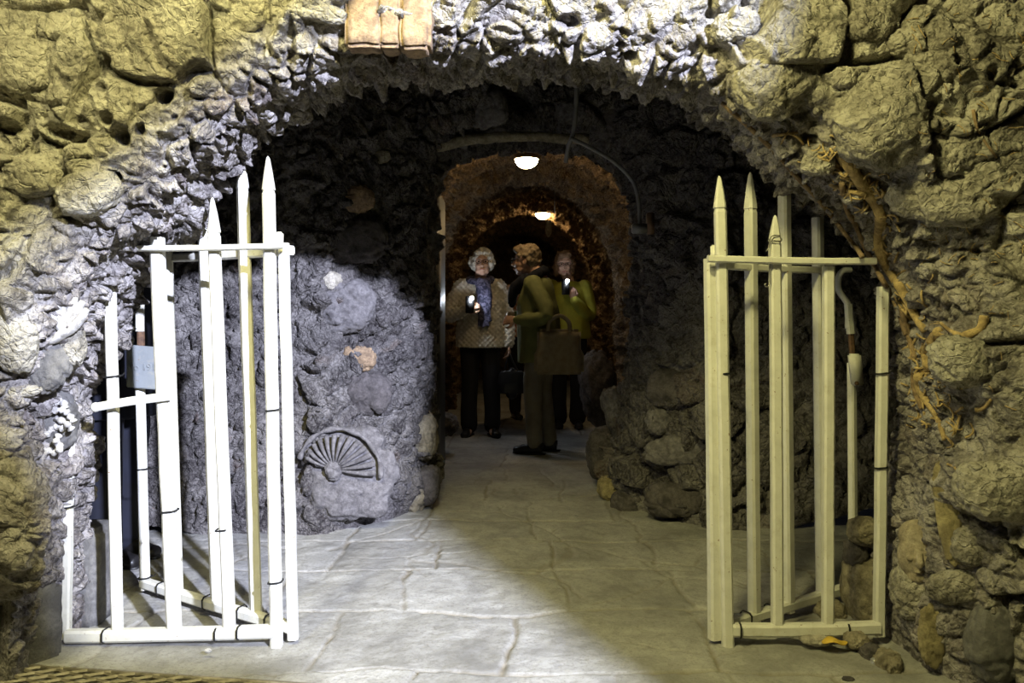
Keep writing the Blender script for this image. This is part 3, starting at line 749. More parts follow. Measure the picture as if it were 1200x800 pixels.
S = [
 ('embedded_stone', 103, 223, 36, 27, 25, 'tan', 'smooth tan oval stone bulging from the wall above the left gate'),
 ('embedded_stone', 22, 78, 40, 34, 0, 'tan', 'squarish yellowish block in the upper left corner of the wall'),
 ('embedded_stone', 35, 205, 30, 24, 10, 'tan', 'rough tan stone left of the smooth oval stone'),
 ('embedded_stone', 52, 425, 24, 33, 8, 'grey', 'flat grey slate slab below the white shell on the left pier', ),
 ('embedded_stone', 84, 402, 14, 26, 0, 'pale', 'narrow upright pale stone right under the white shell'),
 ('embedded_stone', 29, 458, 17, 7, 3, 'tan', 'small flat tan oval stone below the grey slate slab'),
 ('embedded_stone', 18, 398, 24, 38, 0, 'tan', 'large yellowish stone left of the grey slate slab'),
 ('embedded_stone', 912, 88, 50, 40, 35, 'tufa', 'large rounded furrowed boulder to the right of the arch crown'),
 ('embedded_stone', 1022, 28, 26, 21, 10, 'tufa', 'brown squarish stone at the top of the right wall'),
 ('embedded_stone', 1062, 47, 21, 16, 5, 'tufa', 'smaller brown block right next to the squarish top stone'),
 ('embedded_stone', 989, 90, 15, 13, 0, 'pale', 'small pale stone between the two large boulders'),
 ('embedded_stone', 1034, 150, 48, 44, 20, 'tufa', 'big pitted boulder above the yellow tree roots'),
 ('embedded_stone', 1118, 172, 34, 32, 10, 'tufa', 'knobbly round rock under the boulder with round holes'),
 ('embedded_stone', 960, 191, 18, 15, -10, 'pale', 'pale angular stone above the highest root'),
 ('embedded_stone', 1128, 428, 36, 30, -10, 'pale', 'pale pitted lump below the forked yellow root'),
 ('embedded_stone', 1100, 232, 52, 30, -10, 'tufa', 'wide rough brown rock right of the thick roots'),
 ('embedded_stone', 1168, 575, 44, 32, 0, 'tufa', 'large rough boulder at the right edge, a little above the flat dark slab'),
 ('embedded_stone', 1178, 752, 40, 48, -8, 'grey', 'flat dark slab at the bottom right corner'),
 ('embedded_stone', 1128, 690, 42, 20, 12, 'tufa', 'dark angular stone jutting out below the sculpted face'),
 ('embedded_stone', 1140, 640, 22, 22, 0, 'tan', 'rounded tan lump to the right of the sculpted face'),
 ('embedded_stone', 1111, 600, 13, 62, 4, 'ochre', 'tall narrow ochre stained strip beside the sculpted face'),
 ('embedded_stone', 1092, 745, 14, 34, 4, 'ochre', 'narrow ochre stained stone at the foot of the right pier'),
 ('embedded_stone', 1074, 694, 28, 36, 0, 'tufa', 'broad brown foot stone against the right gate panel'),
 ('embedded_stone', 860, 30, 28, 18, 15, 'pale', 'pale flat stone above and left of the furrowed boulder'),
 ('embedded_stone', 700, 40, 17, 15, -30, 'tan', 'small orange tinted stone over the arch crown'),
 ('embedded_stone', 275, 22, 36, 22, 20, 'pale', 'pale stone at the top left above the arch'),
 ('embedded_stone', 372, 14, 34, 11, -8, 'tan', 'long thin tan stone left of the old bricks'),
]
for s in S:
    sk = .5 if s[6] in ('grey',) else .45
    set_stone(s[0], BF, s[1], s[2], s[3], s[4], s[5], M[s[6]], s[7], depth=.28 if s[6] in ('grey', 'ochre') else .42, sink=sk, facets=s[6] != 'tan')
for i, (cx, cy, w, h_) in enumerate([(428, 22, 22, 36), (458, 24, 14, 34), (488, 24, 18, 38)]):
    r = hit(BF, cx, cy+10)
    if r:
        D = r[0].y; bm = bmesh.new(); box(bm, (0, 0, 0), (w*2/F*D, .09, h_*2/F*D), bev=.01)
        bmesh.ops.subdivide_edges(bm, edges=bm.edges, cuts=5, use_grid_fill=True)
        A = np.array([v.co[:] for v in bm.verts]); dd = fbm(A*25+i*7, 3, i)*.010
        for v, q in zip(bm.verts, dd): v.co += v.co.normalized()*float(q)
        c = Vector(W(cx, cy, D)); c.y = D+.005
        bmesh.ops.translate(bm, verts=bm.verts, vec=c)
        o = obj('brick', bm, M['brick'], None, wpos=c)
        o.location.y += .008; tag(o, ['leftmost of the three upright old bricks at the arch crown', 'middle one of the three upright old bricks, the narrowest', 'rightmost of the three upright old bricks, redder and wider'][i], 'brick', 'bricks over the arch')

SB = [
 ('wall_boulder', 417, 283, 36, 27, 0, 'dkrock', 'large smooth oval boulder in the wall between left gate and doorway'),
 ('wall_boulder', 408, 361, 30, 32, 0, 'relief', 'round brain coral stone under the smooth oval boulder'),
 ('wall_boulder', 390, 328, 11, 10, 20, 'pale', 'small pale triangular stone above the round coral stone'),
 ('wall_boulder', 374, 292, 13, 18, 0, 'relief', 'pale narrow stone left of the smooth oval boulder'),
 ('wall_boulder', 437, 262, 11, 12, 0, 'dkrock', 'small rounded stone over the smooth oval boulder'),
 ('wall_boulder', 430, 462, 26, 24, 0, 'dkrock', 'rough grey round stone above the scallop relief'),
 ('wall_boulder', 420, 420, 18, 14, 0, 'brick', 'reddish stone below the round coral stone'),
 ('wall_boulder', 445, 184, 12, 8, 10, 'pale', 'pale pebble high in the wall left of the doorway top'),
 ('wall_boulder', 420, 232, 18, 16, 20, 'brick', 'reddish stone under the pale pebble'),
 ('wall_boulder', 573, 128, 22, 20, 10, 'relief', 'grey stone over the doorway, left of the dark hollow'),
 ('wall_boulder', 668, 130, 20, 16, 0, 'relief', 'grey stone over the doorway, right of the dark hollow'),
 ('wall_boulder', 716, 140, 24, 18, 0, 'dkrock', 'dark stone right of the hanging conduit'),
 ('wall_boulder', 790, 455, 30, 24, 0, 'dkrock', 'dark stone in the wall right of the doorway beside the gate'),
 ('wall_boulder', 798, 530, 40, 18, 5, 'relief', 'wide grey block in the wall right of the doorway'),
 ('wall_boulder', 790, 585, 34, 20, 0, 'dkrock', 'dark foot stone of the wall right of the doorway'),
 ('wall_boulder', 775, 495, 18, 16, 0, 'relief', 'grey stone with pale patches right of the doorway'),
]
for s in SB:
    set_stone(s[0], BB, s[1], s[2], s[3], s[4], s[5], M[s[6]], s[7], 'stone', depth=.30, sink=.55, facets=True)
def free_stone(name, cx, cy, D, rx, ry, rd, mat, label, seed, ang=0, cat='rock', sq=2.6, rough=.14):
    bm = stone_mesh(rx/F*D, ry/F*D, rd, seed, rough, True, 5, sq)
    bmesh.ops.transform(bm, matrix=Matrix.Rotation(math.radians(-ang), 4, 'Y'), verts=bm.verts)
    c = Vector(W(cx, cy, D)); bmesh.ops.translate(bm, verts=bm.verts, vec=c)
    return tag(obj(name, bm, M[mat], None, wpos=c), label, cat)
free_stone('rock', 494, 512, 4.45, 18, 26, .12, 'tufa', 'upper light rock at the left foot of the doorway', 11)
free_stone('rock', 502, 568, 4.35, 14, 22, .09, 'dkrock', 'dark rounded rock low on the left side of the doorway', 12)
free_stone('rock', 486, 576, 4.34, 13, 26, .09, 'tufa', 'reddish tan rock at the bottom left corner of the doorway', 13)
free_stone('rock', 522, 497, 6.1, 14, 12, .12, 'dkrock', 'low dark rock lying inside the passage on the left', 14)
free_stone('rock', 716, 571, 4.62, 15, 13, .1, 'ochre', 'small yellowish rock at the right foot of the doorway', 15)
free_stone('rock', 709, 530, 5.0, 20, 30, .16, 'dkrock', 'dark rock pile block at the right side inside the doorway', 16)
free_stone('rock', 722, 480, 4.9, 15, 26, .12, 'relief', 'pale streaked upright stone inside the right doorway edge', 17, 12)
free_stone('rock', 735, 590, 4.4, 18, 16, .1, 'dkrock', 'dark stone at the right doorway corner on the floor', 18)
free_stone('rock', 700, 455, 6.4, 20, 40, .2, 'tunnel' if False else 'dkrock', 'brown rock projecting from the passage wall behind the women', 19)
free_stone('rock', 1012, 622, 2.75, 17, 15, .06, 'tufa', 'round brown stone behind the right gate panel, upper of the pile', 21)
free_stone('rock', 1004, 648, 2.78, 13, 14, .05, 'dkrock', 'dark small stone beneath the round brown stone in the pile', 22)
free_stone('rock', 1018, 694, 2.78, 26, 44, .12, 'tufa', 'large brown stone behind the corner of the right gate panel', 23)
free_stone('loose_stone', 972, 715, 2.82, 16, 12, .05, 'tufa', 'rough stone lying between the right gate rails', 24)
free_stone('loose_stone', 955, 749, 2.52, 18, 5.5, .03, 'pale', 'flat pale stone wedged under the right gate rail', 25)
free_stone('loose_stone', 1003, 750, 2.50, 13, 9, .035, 'tufa', 'brown round stone under the right gate corner', 26)
free_stone('loose_stone', 1020, 764, 2.46, 11, 10, .035, 'dkrock', 'dark stone at the foot of the right pier', 27)
free_stone('loose_stone', 994, 797, 2.30, 7, 4, .012, 'dkrock', 'small dark pebble on the floor in front of the right gate', 28)
free_stone('loose_stone', 1040, 775, 2.40, 14, 12, .05, 'tufa', 'brown lump at the wall foot beside the shiny wrapper', 29)
free_stone('loose_stone', 244, 762, 2.45, 3.4, 2.4, .006, 'chalk', 'tiny white pebble in front of the left gate rail', 30)
free_stone('loose_stone', 207, 790, 2.33, 2.2, 1.6, .004, 'chalk', 'tiny white crumb on the metal floor grating', 31)
free_stone('wall_wrapper', 1028, 777, 2.41, 7, 6, .014, 'trash', 'small crumpled shiny wrapper at the right wall foot', 32, cat='wrapper').name = 'foil_wrapper'
# stone bollard block at the inner left pier
bm = bmesh.new(); 
bmesh.ops.create_cube(bm, size=1, matrix=Matrix.Translation((0, 0, .16)) @ Matrix.Diagonal((.155, .20, .34, 1)))
bmesh.ops.bevel(bm, geom=list(bm.edges), offset=.022, segments=3, affect='EDGES')
bmesh.ops.subdivide_edges(bm, edges=[e for e in bm.edges if e.calc_length() > .04], cuts=9, use_grid_fill=True)
A = np.array([v.co[:] for v in bm.verts]); dd = fbm(A*14, 4, 88)*.012
for v, q in zip(bm.verts, dd): v.co += Vector((v.co.x, v.co.y, 0)).normalized()*float(q)
c = Vector(W(103, 738, 2.78)); c.z = -.01
bmesh.ops.translate(bm, verts=bm.verts, vec=c)
tag(obj('stone_block', bm, M['grey'], None, wpos=c), 'squared grey stone block standing at the foot of the left pier behind the gate', 'stone')
# low cut slab of the dado under the left rock bulge
bm = bmesh.new(); bmesh.ops.create_cube(bm, size=1, matrix=Matrix.Diagonal((.34, .12, .26, 1)))
bmesh.ops.bevel(bm, geom=list(bm.edges), offset=.015, segments=2, affect='EDGES')
bmesh.ops.subdivide_edges(bm, edges=[e for e in bm.edges if e.calc_length() > .05], cuts=9, use_grid_fill=True)
A = np.array([v.co[:] for v in bm.verts]); dd = fbm(A*10, 4, 89)*.014
for v, q in zip(bm.verts, dd): v.co += v.co.normalized()*float(q)
bmesh.ops.transform(bm, matrix=Matrix.Rotation(math.radians(57), 4, 'Z'), verts=bm.verts)
c = Vector((-1.54, 2.37, .09)); bmesh.ops.translate(bm, verts=bm.verts, vec=c)
tag(obj('stone_slab', bm, M['grey'], None, wpos=c), 'upright grey slab under the bulging rock at the lower left', 'stone')

# ------------------------------------------------------------------ ornaments
def surf(B, px_, py_, lift=0):
    r = hit(B, px_, py_)
    if r is None: return Vector(W(px_, py_, 2.3))
    return r[0]-Vector(W(px_, py_, 1))*0+Vector((0, -lift, 0))
# white shell on the left pier
c0 = surf(BF, 76, 392, .01)
t = empty('shell_ornament', c0, 'white fan shaped shell set in the left pier above the grey slate', 'shell')
for (x1, y1, x2, y2) in [(64, 370, 58, 356), (70, 366, 68, 350), (76, 364, 78, 346), (82, 366, 88, 348), (86, 372, 97, 353), (89, 380, 102, 362)]:
    bm = bmesh.new(); pts = smooth_path([Vector((*(Vector(W(x, y, c0.y-.012-k*.008))),)) for k, (x, y) in enumerate(((76, 392), (x1, y1), (x2, y2)))], 5)
    tube(bm, pts, [.006+.009*math.sin(math.pi*min(1, .15+i/len(pts)*.85)) for i in range(len(pts))], 8); obj('rib', bm, M['chalk'], t)
bm = bmesh.new(); tube(bm, smooth_path([W(80, 385, c0.y-.02), W(66, 397, c0.y-.022), W(50, 401, c0.y-.02), W(38, 398, c0.y-.01)], 6), [.022, .026, .026, .024, .024, .022, .02, .02, .018, .018, .016, .015, .014, .013, .012, .01, .009, .008, .006], 10, .6); obj('hinge', bm, M['chalk'], t)
# white coral cluster
c0 = surf(BF, 62, 492, .0)
t = empty('coral_cluster', c0, 'lumpy white coral on a grey boulder beside the left gate post', 'coral')
bm = stone_mesh(.075, .10, .06, 61, .12); bmesh.ops.translate(bm, verts=bm.verts, vec=c0+Vector((-.01, .01, .0))); obj('base', bm, M['grey'], t)
rnd = random.Random(3)
for k, pl in enumerate([[(45, 470), (56, 466), (66, 470), (60, 478)], [(50, 487), (60, 482), (72, 480), (80, 485), (86, 494)], [(38, 505), (44, 514), (56, 508), (64, 500), (74, 502)],
        [(66, 490), (78, 496), (84, 503)], [(48, 523), (56, 528), (66, 530), (70, 522), (64, 514)], [(70, 508), (66, 518), (72, 530)], [(58, 474), (70, 468), (78, 478)]]):
    bm = bmesh.new(); pts = smooth_path([W(x, y, c0.y-.055+rnd.uniform(-.012, .012)) for x, y in pl], 5)
    tube(bm, pts, [.009+.004*math.sin(i*1.9+k) for i in range(len(pts))], 8); obj('branch', bm, M['chalk'], t)
# sculpted face on the right pier
c0 = surf(BF, 1076, 652, .01)
t = empty('face_relief', c0, 'small sculpted plaster face with closed eyes on the right pier', 'sculpture')
bm = bmesh.new()
ball(bm, c0+Vector((.0, .02, -.0)), (.054, .055, .072), 4)
ball(bm, c0+Vector((.015, .03, .055)), (.062, .055, .055), 4)
ball(bm, c0+Vector((-.01, .0, -.055)), (.026, .03, .02), 3)
tube(bm, [c0+Vector((-.018, -.032, .022)), c0+Vector((-.022, -.044, -.004)), c0+Vector((-.020, -.040, -.016))], [.007, .011, .009], 8)
ball(bm, c0+Vector((.012, -.030, .004)), (.018, .010, .009), 3); ball(bm, c0+Vector((-.040, -.018, .004)), (.010, .010, .008), 3)
ball(bm, c0+Vector((-.018, -.030, -.034)), (.015, .008, .005), 3)
tube(bm, smooth_path([c0+Vector((-.01, -.03, .018)), c0+Vector((.012, -.032, .028)), c0+Vector((.036, -.018, .016))], 4), .004, 6)
tube(bm, smooth_path([c0+Vector((-.006, -.036, .0)), c0+Vector((.012, -.041, -.006)), c0+Vector((.03, -.028, .002))], 4), .0022, 6)
def remesh(bm, vox, smooth=2, disp=None):
    me = bpy.data.meshes.new('tmp'); bm.to_mesh(me); bm.free()
    ob = bpy.data.objects.new('tmp', me); COL.objects.link(ob)
    mo = ob.modifiers.new('r', 'REMESH'); mo.mode = 'VOXEL'; mo.voxel_size = vox; mo.use_smooth_shade = True
    if smooth:
        s = ob.modifiers.new('s', 'SMOOTH'); s.iterations = smooth; s.factor = .5
    bpy.context.view_layer.update()
    e = ob.evaluated_get(bpy.context.evaluated_depsgraph_get()); m2 = bpy.data.meshes.new_from_object(e)
    bpy.data.objects.remove(ob); out = bmesh.new(); out.from_mesh(m2); bpy.data.meshes.remove(m2)
    if disp:
        A = np.array([v.co[:] for v in out.verts]); out.normal_update(); q = disp(A)
        for v, k in zip(out.verts, q): v.co += v.normal*float(k)
    return out
obj('face', remesh(bm, .0035, 2), M['tan'], t)
bm = stone_mesh(.05, .05, .035, 77, .1); bmesh.ops.translate(bm, verts=bm.verts, vec=c0+Vector((.0, .015, -.115))); obj('shoulder', bm, M['tan'], t)

# scallop relief on the chamber wall
c0 = surf(BB, 408, 545, .03)
t = empty('scallop_relief', c0, 'large carved scallop shell relief low on the wall beside the doorway', 'relief')
bm = stone_mesh(.205, .225, .08, 91, .2, True, 5); bmesh.ops.translate(bm, verts=bm.verts, vec=c0+Vector((0, .045, -.04)))
obj('body', bm, M['relief'], t)
nr = 13; base = c0+Vector((-.055, -.045, -.01))
for k in range(nr):
    a = math.radians(-4+158*k/(nr-1)); L = .20-.055*(k/(nr-1))
    L0 = .035
    d = Vector((math.cos(a), 0, math.sin(a)))
    bm = bmesh.new(); pts = [base+d*L0+Vector((0, .0, 0)), base+d*(L0+(L-L0)*.35)+Vector((0, -.018, 0)), base+d*(L0+(L-L0)*.7)+Vector((0, -.020, 0)), base+d*L+Vector((0, .0, 0))]
    pts = smooth_path(pts, 4); wv = L*math.radians(158/(nr-1))*.36
    tube(bm, pts, [wv*(.25+.75*i/(len(pts)-1)) for i in range(len(pts))], 8); obj('rib', bm, M['relief'], t)
bm = bmesh.new(); pts = []
for k in range(15):
    a = math.radians(-10+172*k/14); L = .228-.055*(k/14); pts.append(base+Vector((math.cos(a)*L, .01, math.sin(a)*L)))
tube(bm, smooth_path(pts, 3), [.011+.004*math.sin(i*.8) for i in range(43)], 8); obj('rim', bm, M['relief'], t)
bm = stone_mesh(.04, .04, .03, 95, .2); bmesh.ops.translate(bm, verts=bm.verts, vec=base+Vector((-.0, -.0, .0))); obj('hinge', bm, M['relief'], t)

# ------------------------------------------------------------------ roots on the right side
def root(pts, r0, r1, mat, label, lift=.010, branches=()):
    def path(pp):
        out = []
        for (x, y) in [tuple(v) for v in smooth_path([(a, b, 0) for a, b in pp], 5)] if False else [(v.x, v.y) for v in smooth_path([(a, b, 0) for a, b in pp], 5)]:
            out.append(surf(BF, x, y, lift))
        A = np.array([list(v) for v in out]); A = blur(A, 5); return [Vector(a) for a in A]
    P_ = path(pts); bm = bmesh.new(); n_ = len(P_)
    tube(bm, P_, [(r0+(r1-r0)*i/(n_-1))*(1+.08*math.sin(i*.9))*.95 for i in range(n_)], 9)
    c = P_[0].copy(); o = tag(obj('tree_root', bm, mat, None, wpos=c), label, 'root', 'roots on the right pier')
    for bp in branches:
        Q = path(bp); bm = bmesh.new(); n2 = len(Q)
        tube(bm, Q, [(r1*.9+(r1*.4-r1*.9)*i/(n2-1))*(1+.08*math.sin(i*.9))*.95 for i in range(n2)], 7); obj('branch', bm, mat, o)
root([(984, 178), (998, 202), (1018, 230), (1031, 255), (1027, 280), (1034, 308), (1052, 335), (1066, 362), (1082, 388)], .020, .012, M['root'], 'thickest yellow root winding down beside the arch', branches=[[(1031, 250), (1036, 265), (1034, 280)], [(1018, 230), (1000, 226), (972, 218)]])
root([(985, 215), (990, 245), (1000, 262), (1012, 290), (1028, 320), (1046, 352), (1060, 392)], .009, .008, M['rootd'], 'brown root just left of the thickest yellow one')
root([(1151, 370), (1146, 386), (1126, 394), (1106, 410), (1092, 424), (1082, 434)], .013, .010, M['root'], 'forked yellow root reaching out over the pale pitted lump', branches=[[(1126, 394), (1112, 388), (1100, 378)]])
root([(1098, 388), (1088, 400), (1082, 415), (1084, 430)], .015, .012, M['root'], 'short stubby root curving up beside the forked one')
root([(1074, 440), (1076, 458), (1090, 478), (1100, 498), (1104, 515)], .014, .006, M['root'], 'straight yellow root running down below the fork')
root([(1055, 360), (1062, 392), (1070, 420), (1068, 450), (1078, 478)], .010, .008, M['rootd'], 'brown root along the pier edge under the arch spring')
root([(846, 122), (872, 146), (900, 172), (930, 205), (962, 240), (990, 275), (1010, 300)], .008, .007, M['rootd'], 'long thin brown root following the edge of the arch')
root([(1140, 480), (1150, 478), (1158, 468)], .007, .004, M['root'], 'small root stub right of the straight root')
root([(905, 160), (920, 158), (935, 156)], .006, .003, M['root'], 'little orange root tip below the furrowed boulder')
root([(1138, 130), (1142, 150), (1150, 165), (1165, 185)], .005, .003, M['rootd'], 'thin root across the knobbly round rock')
bm = bmesh.new(); rnd = random.Random(11)
for k in range(700):
    u = rnd.random(); bx = 965+130*u+rnd.gauss(0, 20); by = 185+310*u+rnd.gauss(0, 24)
    a = rnd.uniform(0, 6.28); L = rnd.uniform(8, 26); cv = rnd.uniform(-1.2, 1.2); pp = []
    for j in range(6):
        hq = hit(BF, bx, by); pp.append(hq[0]+Vector((0, -.006-.012*math.sin(j/5*math.pi), 0)) if hq else Vector((0, 99+j, 0))); bx += math.cos(a)*L/5; by += math.sin(a)*L/5; a += cv/3
    if max((p-q).length for p, q in zip(pp, pp[1:])) < .028 and max(p.y for p in pp) < 2.55: tube(bm, pp, .0018+rnd.random()*.0022, 5, cap=False)
for k in range(120):
    bx = rnd.uniform(1060, 1198); by = rnd.uniform(10, 480); a = rnd.uniform(0, 6.28); L = rnd.uniform(8, 22); cv = rnd.uniform(-1, 1); pp = []
    for j in range(5):
        hq = hit(BF, bx, by); pp.append(hq[0]+Vector((0, -.005, 0)) if hq else Vector((0, 99+j, 0))); bx += math.cos(a)*L/5; by += math.sin(a)*L/5; a += cv/3
    if max((p-q).length for p, q in zip(pp, pp[1:])) < .028 and max(p.y for p in pp) < 2.55: tube(bm, pp, .0013, 4, cap=False)
fb_ = obj('root_fibres', bm, M['root'], None, wpos=surf(BF, 1000, 250)); tag(fb_, 'tangle of hair thin roots over the right side of the wall', 'roots', kind='stuff')
lf = bmesh.new(); ball(lf, W(978, 751, 2.48), (.040, .022, .006), 3)
for v in lf.verts: v.co.z += .006*math.sin(v.co.x*90)
tag(obj('dead_leaf', lf, M['leaf'], None, wpos=W(978, 751, 2.48)), 'yellow dead leaf under the right gate rail', 'leaf')

# ------------------------------------------------------------------ floor grating
bm = bmesh.new(); g0 = Vector((-1.0, 2.2, .0))
def in_gr(x, y): return -1.50 < x < -.40 and 1.72 < y < 2.375-.14*(x+1.3)
sp = .052
for sgn in (1, -1):
    for k in range(-60, 61):
        ok = []
        for j in range(0, 140):
            x = -1.6+j*.01; y = 2.05+sgn*(x+1.0)*.42+k*sp*.82
            if in_gr(x, y): ok.append((x, y, -.004))
        if len(ok) > 2: tube(bm, [ok[0], ok[-1]], [(.0045, .006)]*2, 4)
gr = obj('floor_grating', bm, M['metal'], None, smooth=False, wpos=g0); tag(gr, 'metal floor grating of diamond mesh in front of the left gate', 'grating')
gp = bmesh.new()
ty = lambda x: 2.375-.14*(x+1.3)
tube(gp, [(-1.49, ty(-1.49), -.006), (-.41, ty(-.41), -.006)], .008, 6); tube(gp, [(-.41, ty(-.41), -.006), (-.41, 1.72, -.006)], .008, 6)
tube(gp, [(-1.49, ty(-1.49), -.006), (-1.49, 1.72, -.006)], .008, 6); tube(gp, [(-1.49, 1.72, -.006), (-.41, 1.72, -.006)], .008, 6)
obj('frame', gp, M['metal'], gr)

# ------------------------------------------------------------------ ceiling lamps, conduit, timber
def lamp(px_, py_, D, label, e):
    c = Vector(W(px_, py_, D)); t = empty('ceiling_lamp', c+Vector((0, 0, .045)), label, 'lamp', 'passage lamps')
    bm = bmesh.new(); bmesh.ops.create_uvsphere(bm, u_segments=24, v_segments=16, radius=1, matrix=Matrix.Translation(c+Vector((0, 0, .028))) @ Matrix.Diagonal((.085, .085, .068, 1)))
    bmesh.ops.delete(bm, geom=[v for v in bm.verts if v.co.z > c.z+.03], context='VERTS'); obj('lamp_glass', bm, M['glassl'], t)
    bm = bmesh.new(); tube(bm, [c+Vector((0, 0, .026)), c+Vector((0, 0, .036)), c+Vector((0, 0, .055)), c+Vector((0, 0, .06))], [.093, .097, .088, .05], 28); obj('fitting', bm, M['brass'], t)
    bm = bmesh.new(); tube(bm, [c+Vector((0, 0, .058)), c+Vector((0, 0, .24))], .012, 8); obj('stem', bm, M['brass'], t)
for lx, lD, le in ((617, 5.75, 1.7), (636, 9.0, 3.0)):
    L = bpy.data.lights.new('passage_lamp_light', 'POINT'); L.energy = le; L.color = (1, .62, .26); L.shadow_soft_size = .05
    lo = bpy.data.objects.new('passage_lamp_light', L); link(lo); lo.location = Vector(W(lx, 191 if lD < 6 else 253, lD))-Vector((0, 0, .11))
lamp(617, 191, 5.75, 'nearer glowing bowl lamp under the passage ceiling', 4)
lamp(636, 253, 9.0, 'farther glowing bowl lamp under the passage ceiling', 5)
c = Vector(W(641, 262, 8.2))
bm = bmesh.new(); tube(bm, [W(650, 225, 7.6), W(650, 250, 7.6)], .006, 6)
tag(obj('hanging_rod', bm, M['wire'], None, wpos=W(650, 238, 7.6)), 'thin pale rod hanging between the two passage lamps', 'rod')
bm = stone_mesh(.035, .085, .03, 71, .2); bmesh.ops.translate(bm, verts=bm.verts, vec=Vector(W(643, 268, 8.3)))
tag(obj('stalactite', bm, M['pale'], None, wpos=W(643, 268, 8.3)), 'small pale stalactite hanging below the farther lamp', 'stalactite')
bm = bmesh.new()
tube(bm, smooth_path([W(676, 88, 3.98), W(675, 125, 3.98), W(672, 155, 4.0), W(666, 172, 4.05), W(663, 190, 4.1)], 5), .012, 10)
cd = tag(obj('conduit', bm, M['pvc'], None, wpos=W(672, 150, 4.0)), 'grey conduit pipe hanging down above the doorway', 'pipe')
bm = bmesh.new()
tube(bm, smooth_path([W(669, 162, 3.98), W(690, 172, 4.02), W(720, 190, 4.08), W(741, 212, 4.12), (W(748, 235, 4.12)), W(750, 265, 4.12)], 6), .010, 10)
cb = tag(obj('cable', bm, M['pvc'], None, wpos=W(720, 190, 4.05)), 'grey cable curving from the conduit down the right doorway edge', 'cable')
bm = bmesh.new(); box(bm, W(750, 268, 4.11), (.085, .05, .05), bev=.006); tag(obj('junction_box', bm, M['pvc'], None, wpos=W(750, 268, 4.11)), 'small dark junction box at the end of the cable', 'box')
bm = bmesh.new(); box(bm, W(762, 262, 4.10), (.035, .05, .11), bev=.004); tag(obj('wooden_block', bm, M['wood'], None, wpos=W(762, 262, 4.1)), 'small upright brown wooden block beside the junction box', 'wood')
bm = bmesh.new(); pts = [W(512, 172, 4.30), W(560, 163, 4.30), (W(620, 160, 4.30)), W(690, 164, 4.30)]
tube(bm, smooth_path(pts, 6), .030, 10, .9)
A = np.array([v.co[:] for v in bm.verts]); q = fbm(A*14, 3, 5)*.02
for v, k in zip(bm.verts, q): v.co.z += float(k)
tag(obj('lintel', bm, M['tufa'], None, wpos=W(600, 160, 4.3)), 'rough pale lintel ledge across the top of the doorway', 'lintel')
# door leaf edge at the left of the doorway
c = Vector(W(511, 360, 4.75)); t = empty('iron_door', (c.x, c.y, 0), 'dark door leaf opened back against the left side of the passage', 'door')
bm = bmesh.new(); box(bm, (c.x-.02, c.y+.35, .93), (.03, .72, 1.80), bev=.004); obj('door_panel', bm, M['black'], t)
bm = bmesh.new(); tube(bm, [(c.x-.0, c.y-.02, .04), (c.x-.0, c.y-.02, 1.84)], .005, 6); obj('edge_strip', bm, M['wire'], t)
bm = bmesh.new(); ball(bm, (c.x+.012, c.y-.015, HC+(370-338)/F*4.75), (.016, .016, .028), 3); obj('door_knob', bm, M['chalk'], t)

# ------------------------------------------------------------------ PEOPLE  (local space: faces -y, x to the right of the picture, feet at z 0)
M['skin'] = simple('skin', (.56, .36, .27), .55, c2=(.50, .30, .22), scale=20)
M['lips'] = simple('lips', (.42, .16, .14), .5)
M['whitehair'] = simple('grey white hair', (.62, .59, .53), .6, c2=(.42, .39, .34), scale=70, bmp=.6, bd=.006)
M['blondhair'] = simple('light brown hair', (.32, .25, .16), .55, c2=(.19, .14, .09), scale=60, bmp=.6, bd=.006)
M['brownhair'] = simple('brown hair', (.22, .13, .07), .5, c2=(.13, .075, .04), scale=60, bmp=.6, bd=.006)
M['cream'] = simple('cream quilted knit', (.62, .59, .52), .9, c2=(.52, .49, .43), scale=30, bmp=.4)
M['scarfp'] = simple('navy and lilac patterned scarf', (.014, .016, .045), .8, c2=(.11, .105, .18), scale=34, thr=(.46, .58), bmp=.3)
M['navy'] = simple('navy cloth', (.005, .0065, .017), .9, c2=(.003, .004, .011), scale=20, bmp=.3)
M['blacktr'] = simple('black trousers', (.012, .012, .016), .85, scale=12)
M['olive'] = simple('olive green jacket', (.22, .24, .09), .8, c2=(.17, .19, .07), scale=10, bmp=.3)
M['greige'] = simple('grey beige trousers', (.30, .28, .23), .85, c2=(.23, .21, .17), scale=10, bmp=.3)
M['yellow'] = simple('yellow green shirt', (.42, .42, .05), .8, c2=(.33, .33, .04), scale=10, bmp=.3)
M['tote'] = simple('beige cloth tote', (.34, .29, .19), .9, c2=(.27, .22, .14), scale=24, bmp=.3)
M['leather'] = simple('black leather', (.015, .014, .016), .35, scale=20, bmp=.3)
M['shoe'] = simple('black shoe leather', (.014, .013, .014), .4, scale=30)
M['glasses'] = simple('dark spectacle frame', (.05, .04, .04), .3)
M['eye'] = simple('eye', (.04, .03, .025), .2)
def plaid():
    m, nt, b = new_mat('pink checked knit'); b.inputs['Roughness'].default_value = .85
    tc = nt.nodes.new('ShaderNodeTexCoord'); ch = nd(nt, 'ShaderNodeTexChecker', Scale=34)
    nt.links.new(tc.outputs['Object'], ch.inputs['Vector'])
    ch.inputs['Color1'].default_value = (.60, .26, .15, 1); ch.inputs['Color2'].default_value = (.72, .55, .42, 1)
    nt.links.new(ch.outputs['Color'], b.inputs['Base Color']); return m
M['plaid'] = plaid()
V = Vector
def pobj(name, bm, mat, parent, smooth=True):
    me = bpy.data.meshes.new(name); bmesh.ops.recalc_face_normals(bm, faces=bm.faces); bm.to_mesh(me); bm.free()
    if smooth: me.shade_smooth()
    me.materials.append(mat); o = bpy.data.objects.new(name, me); return link(o, parent)
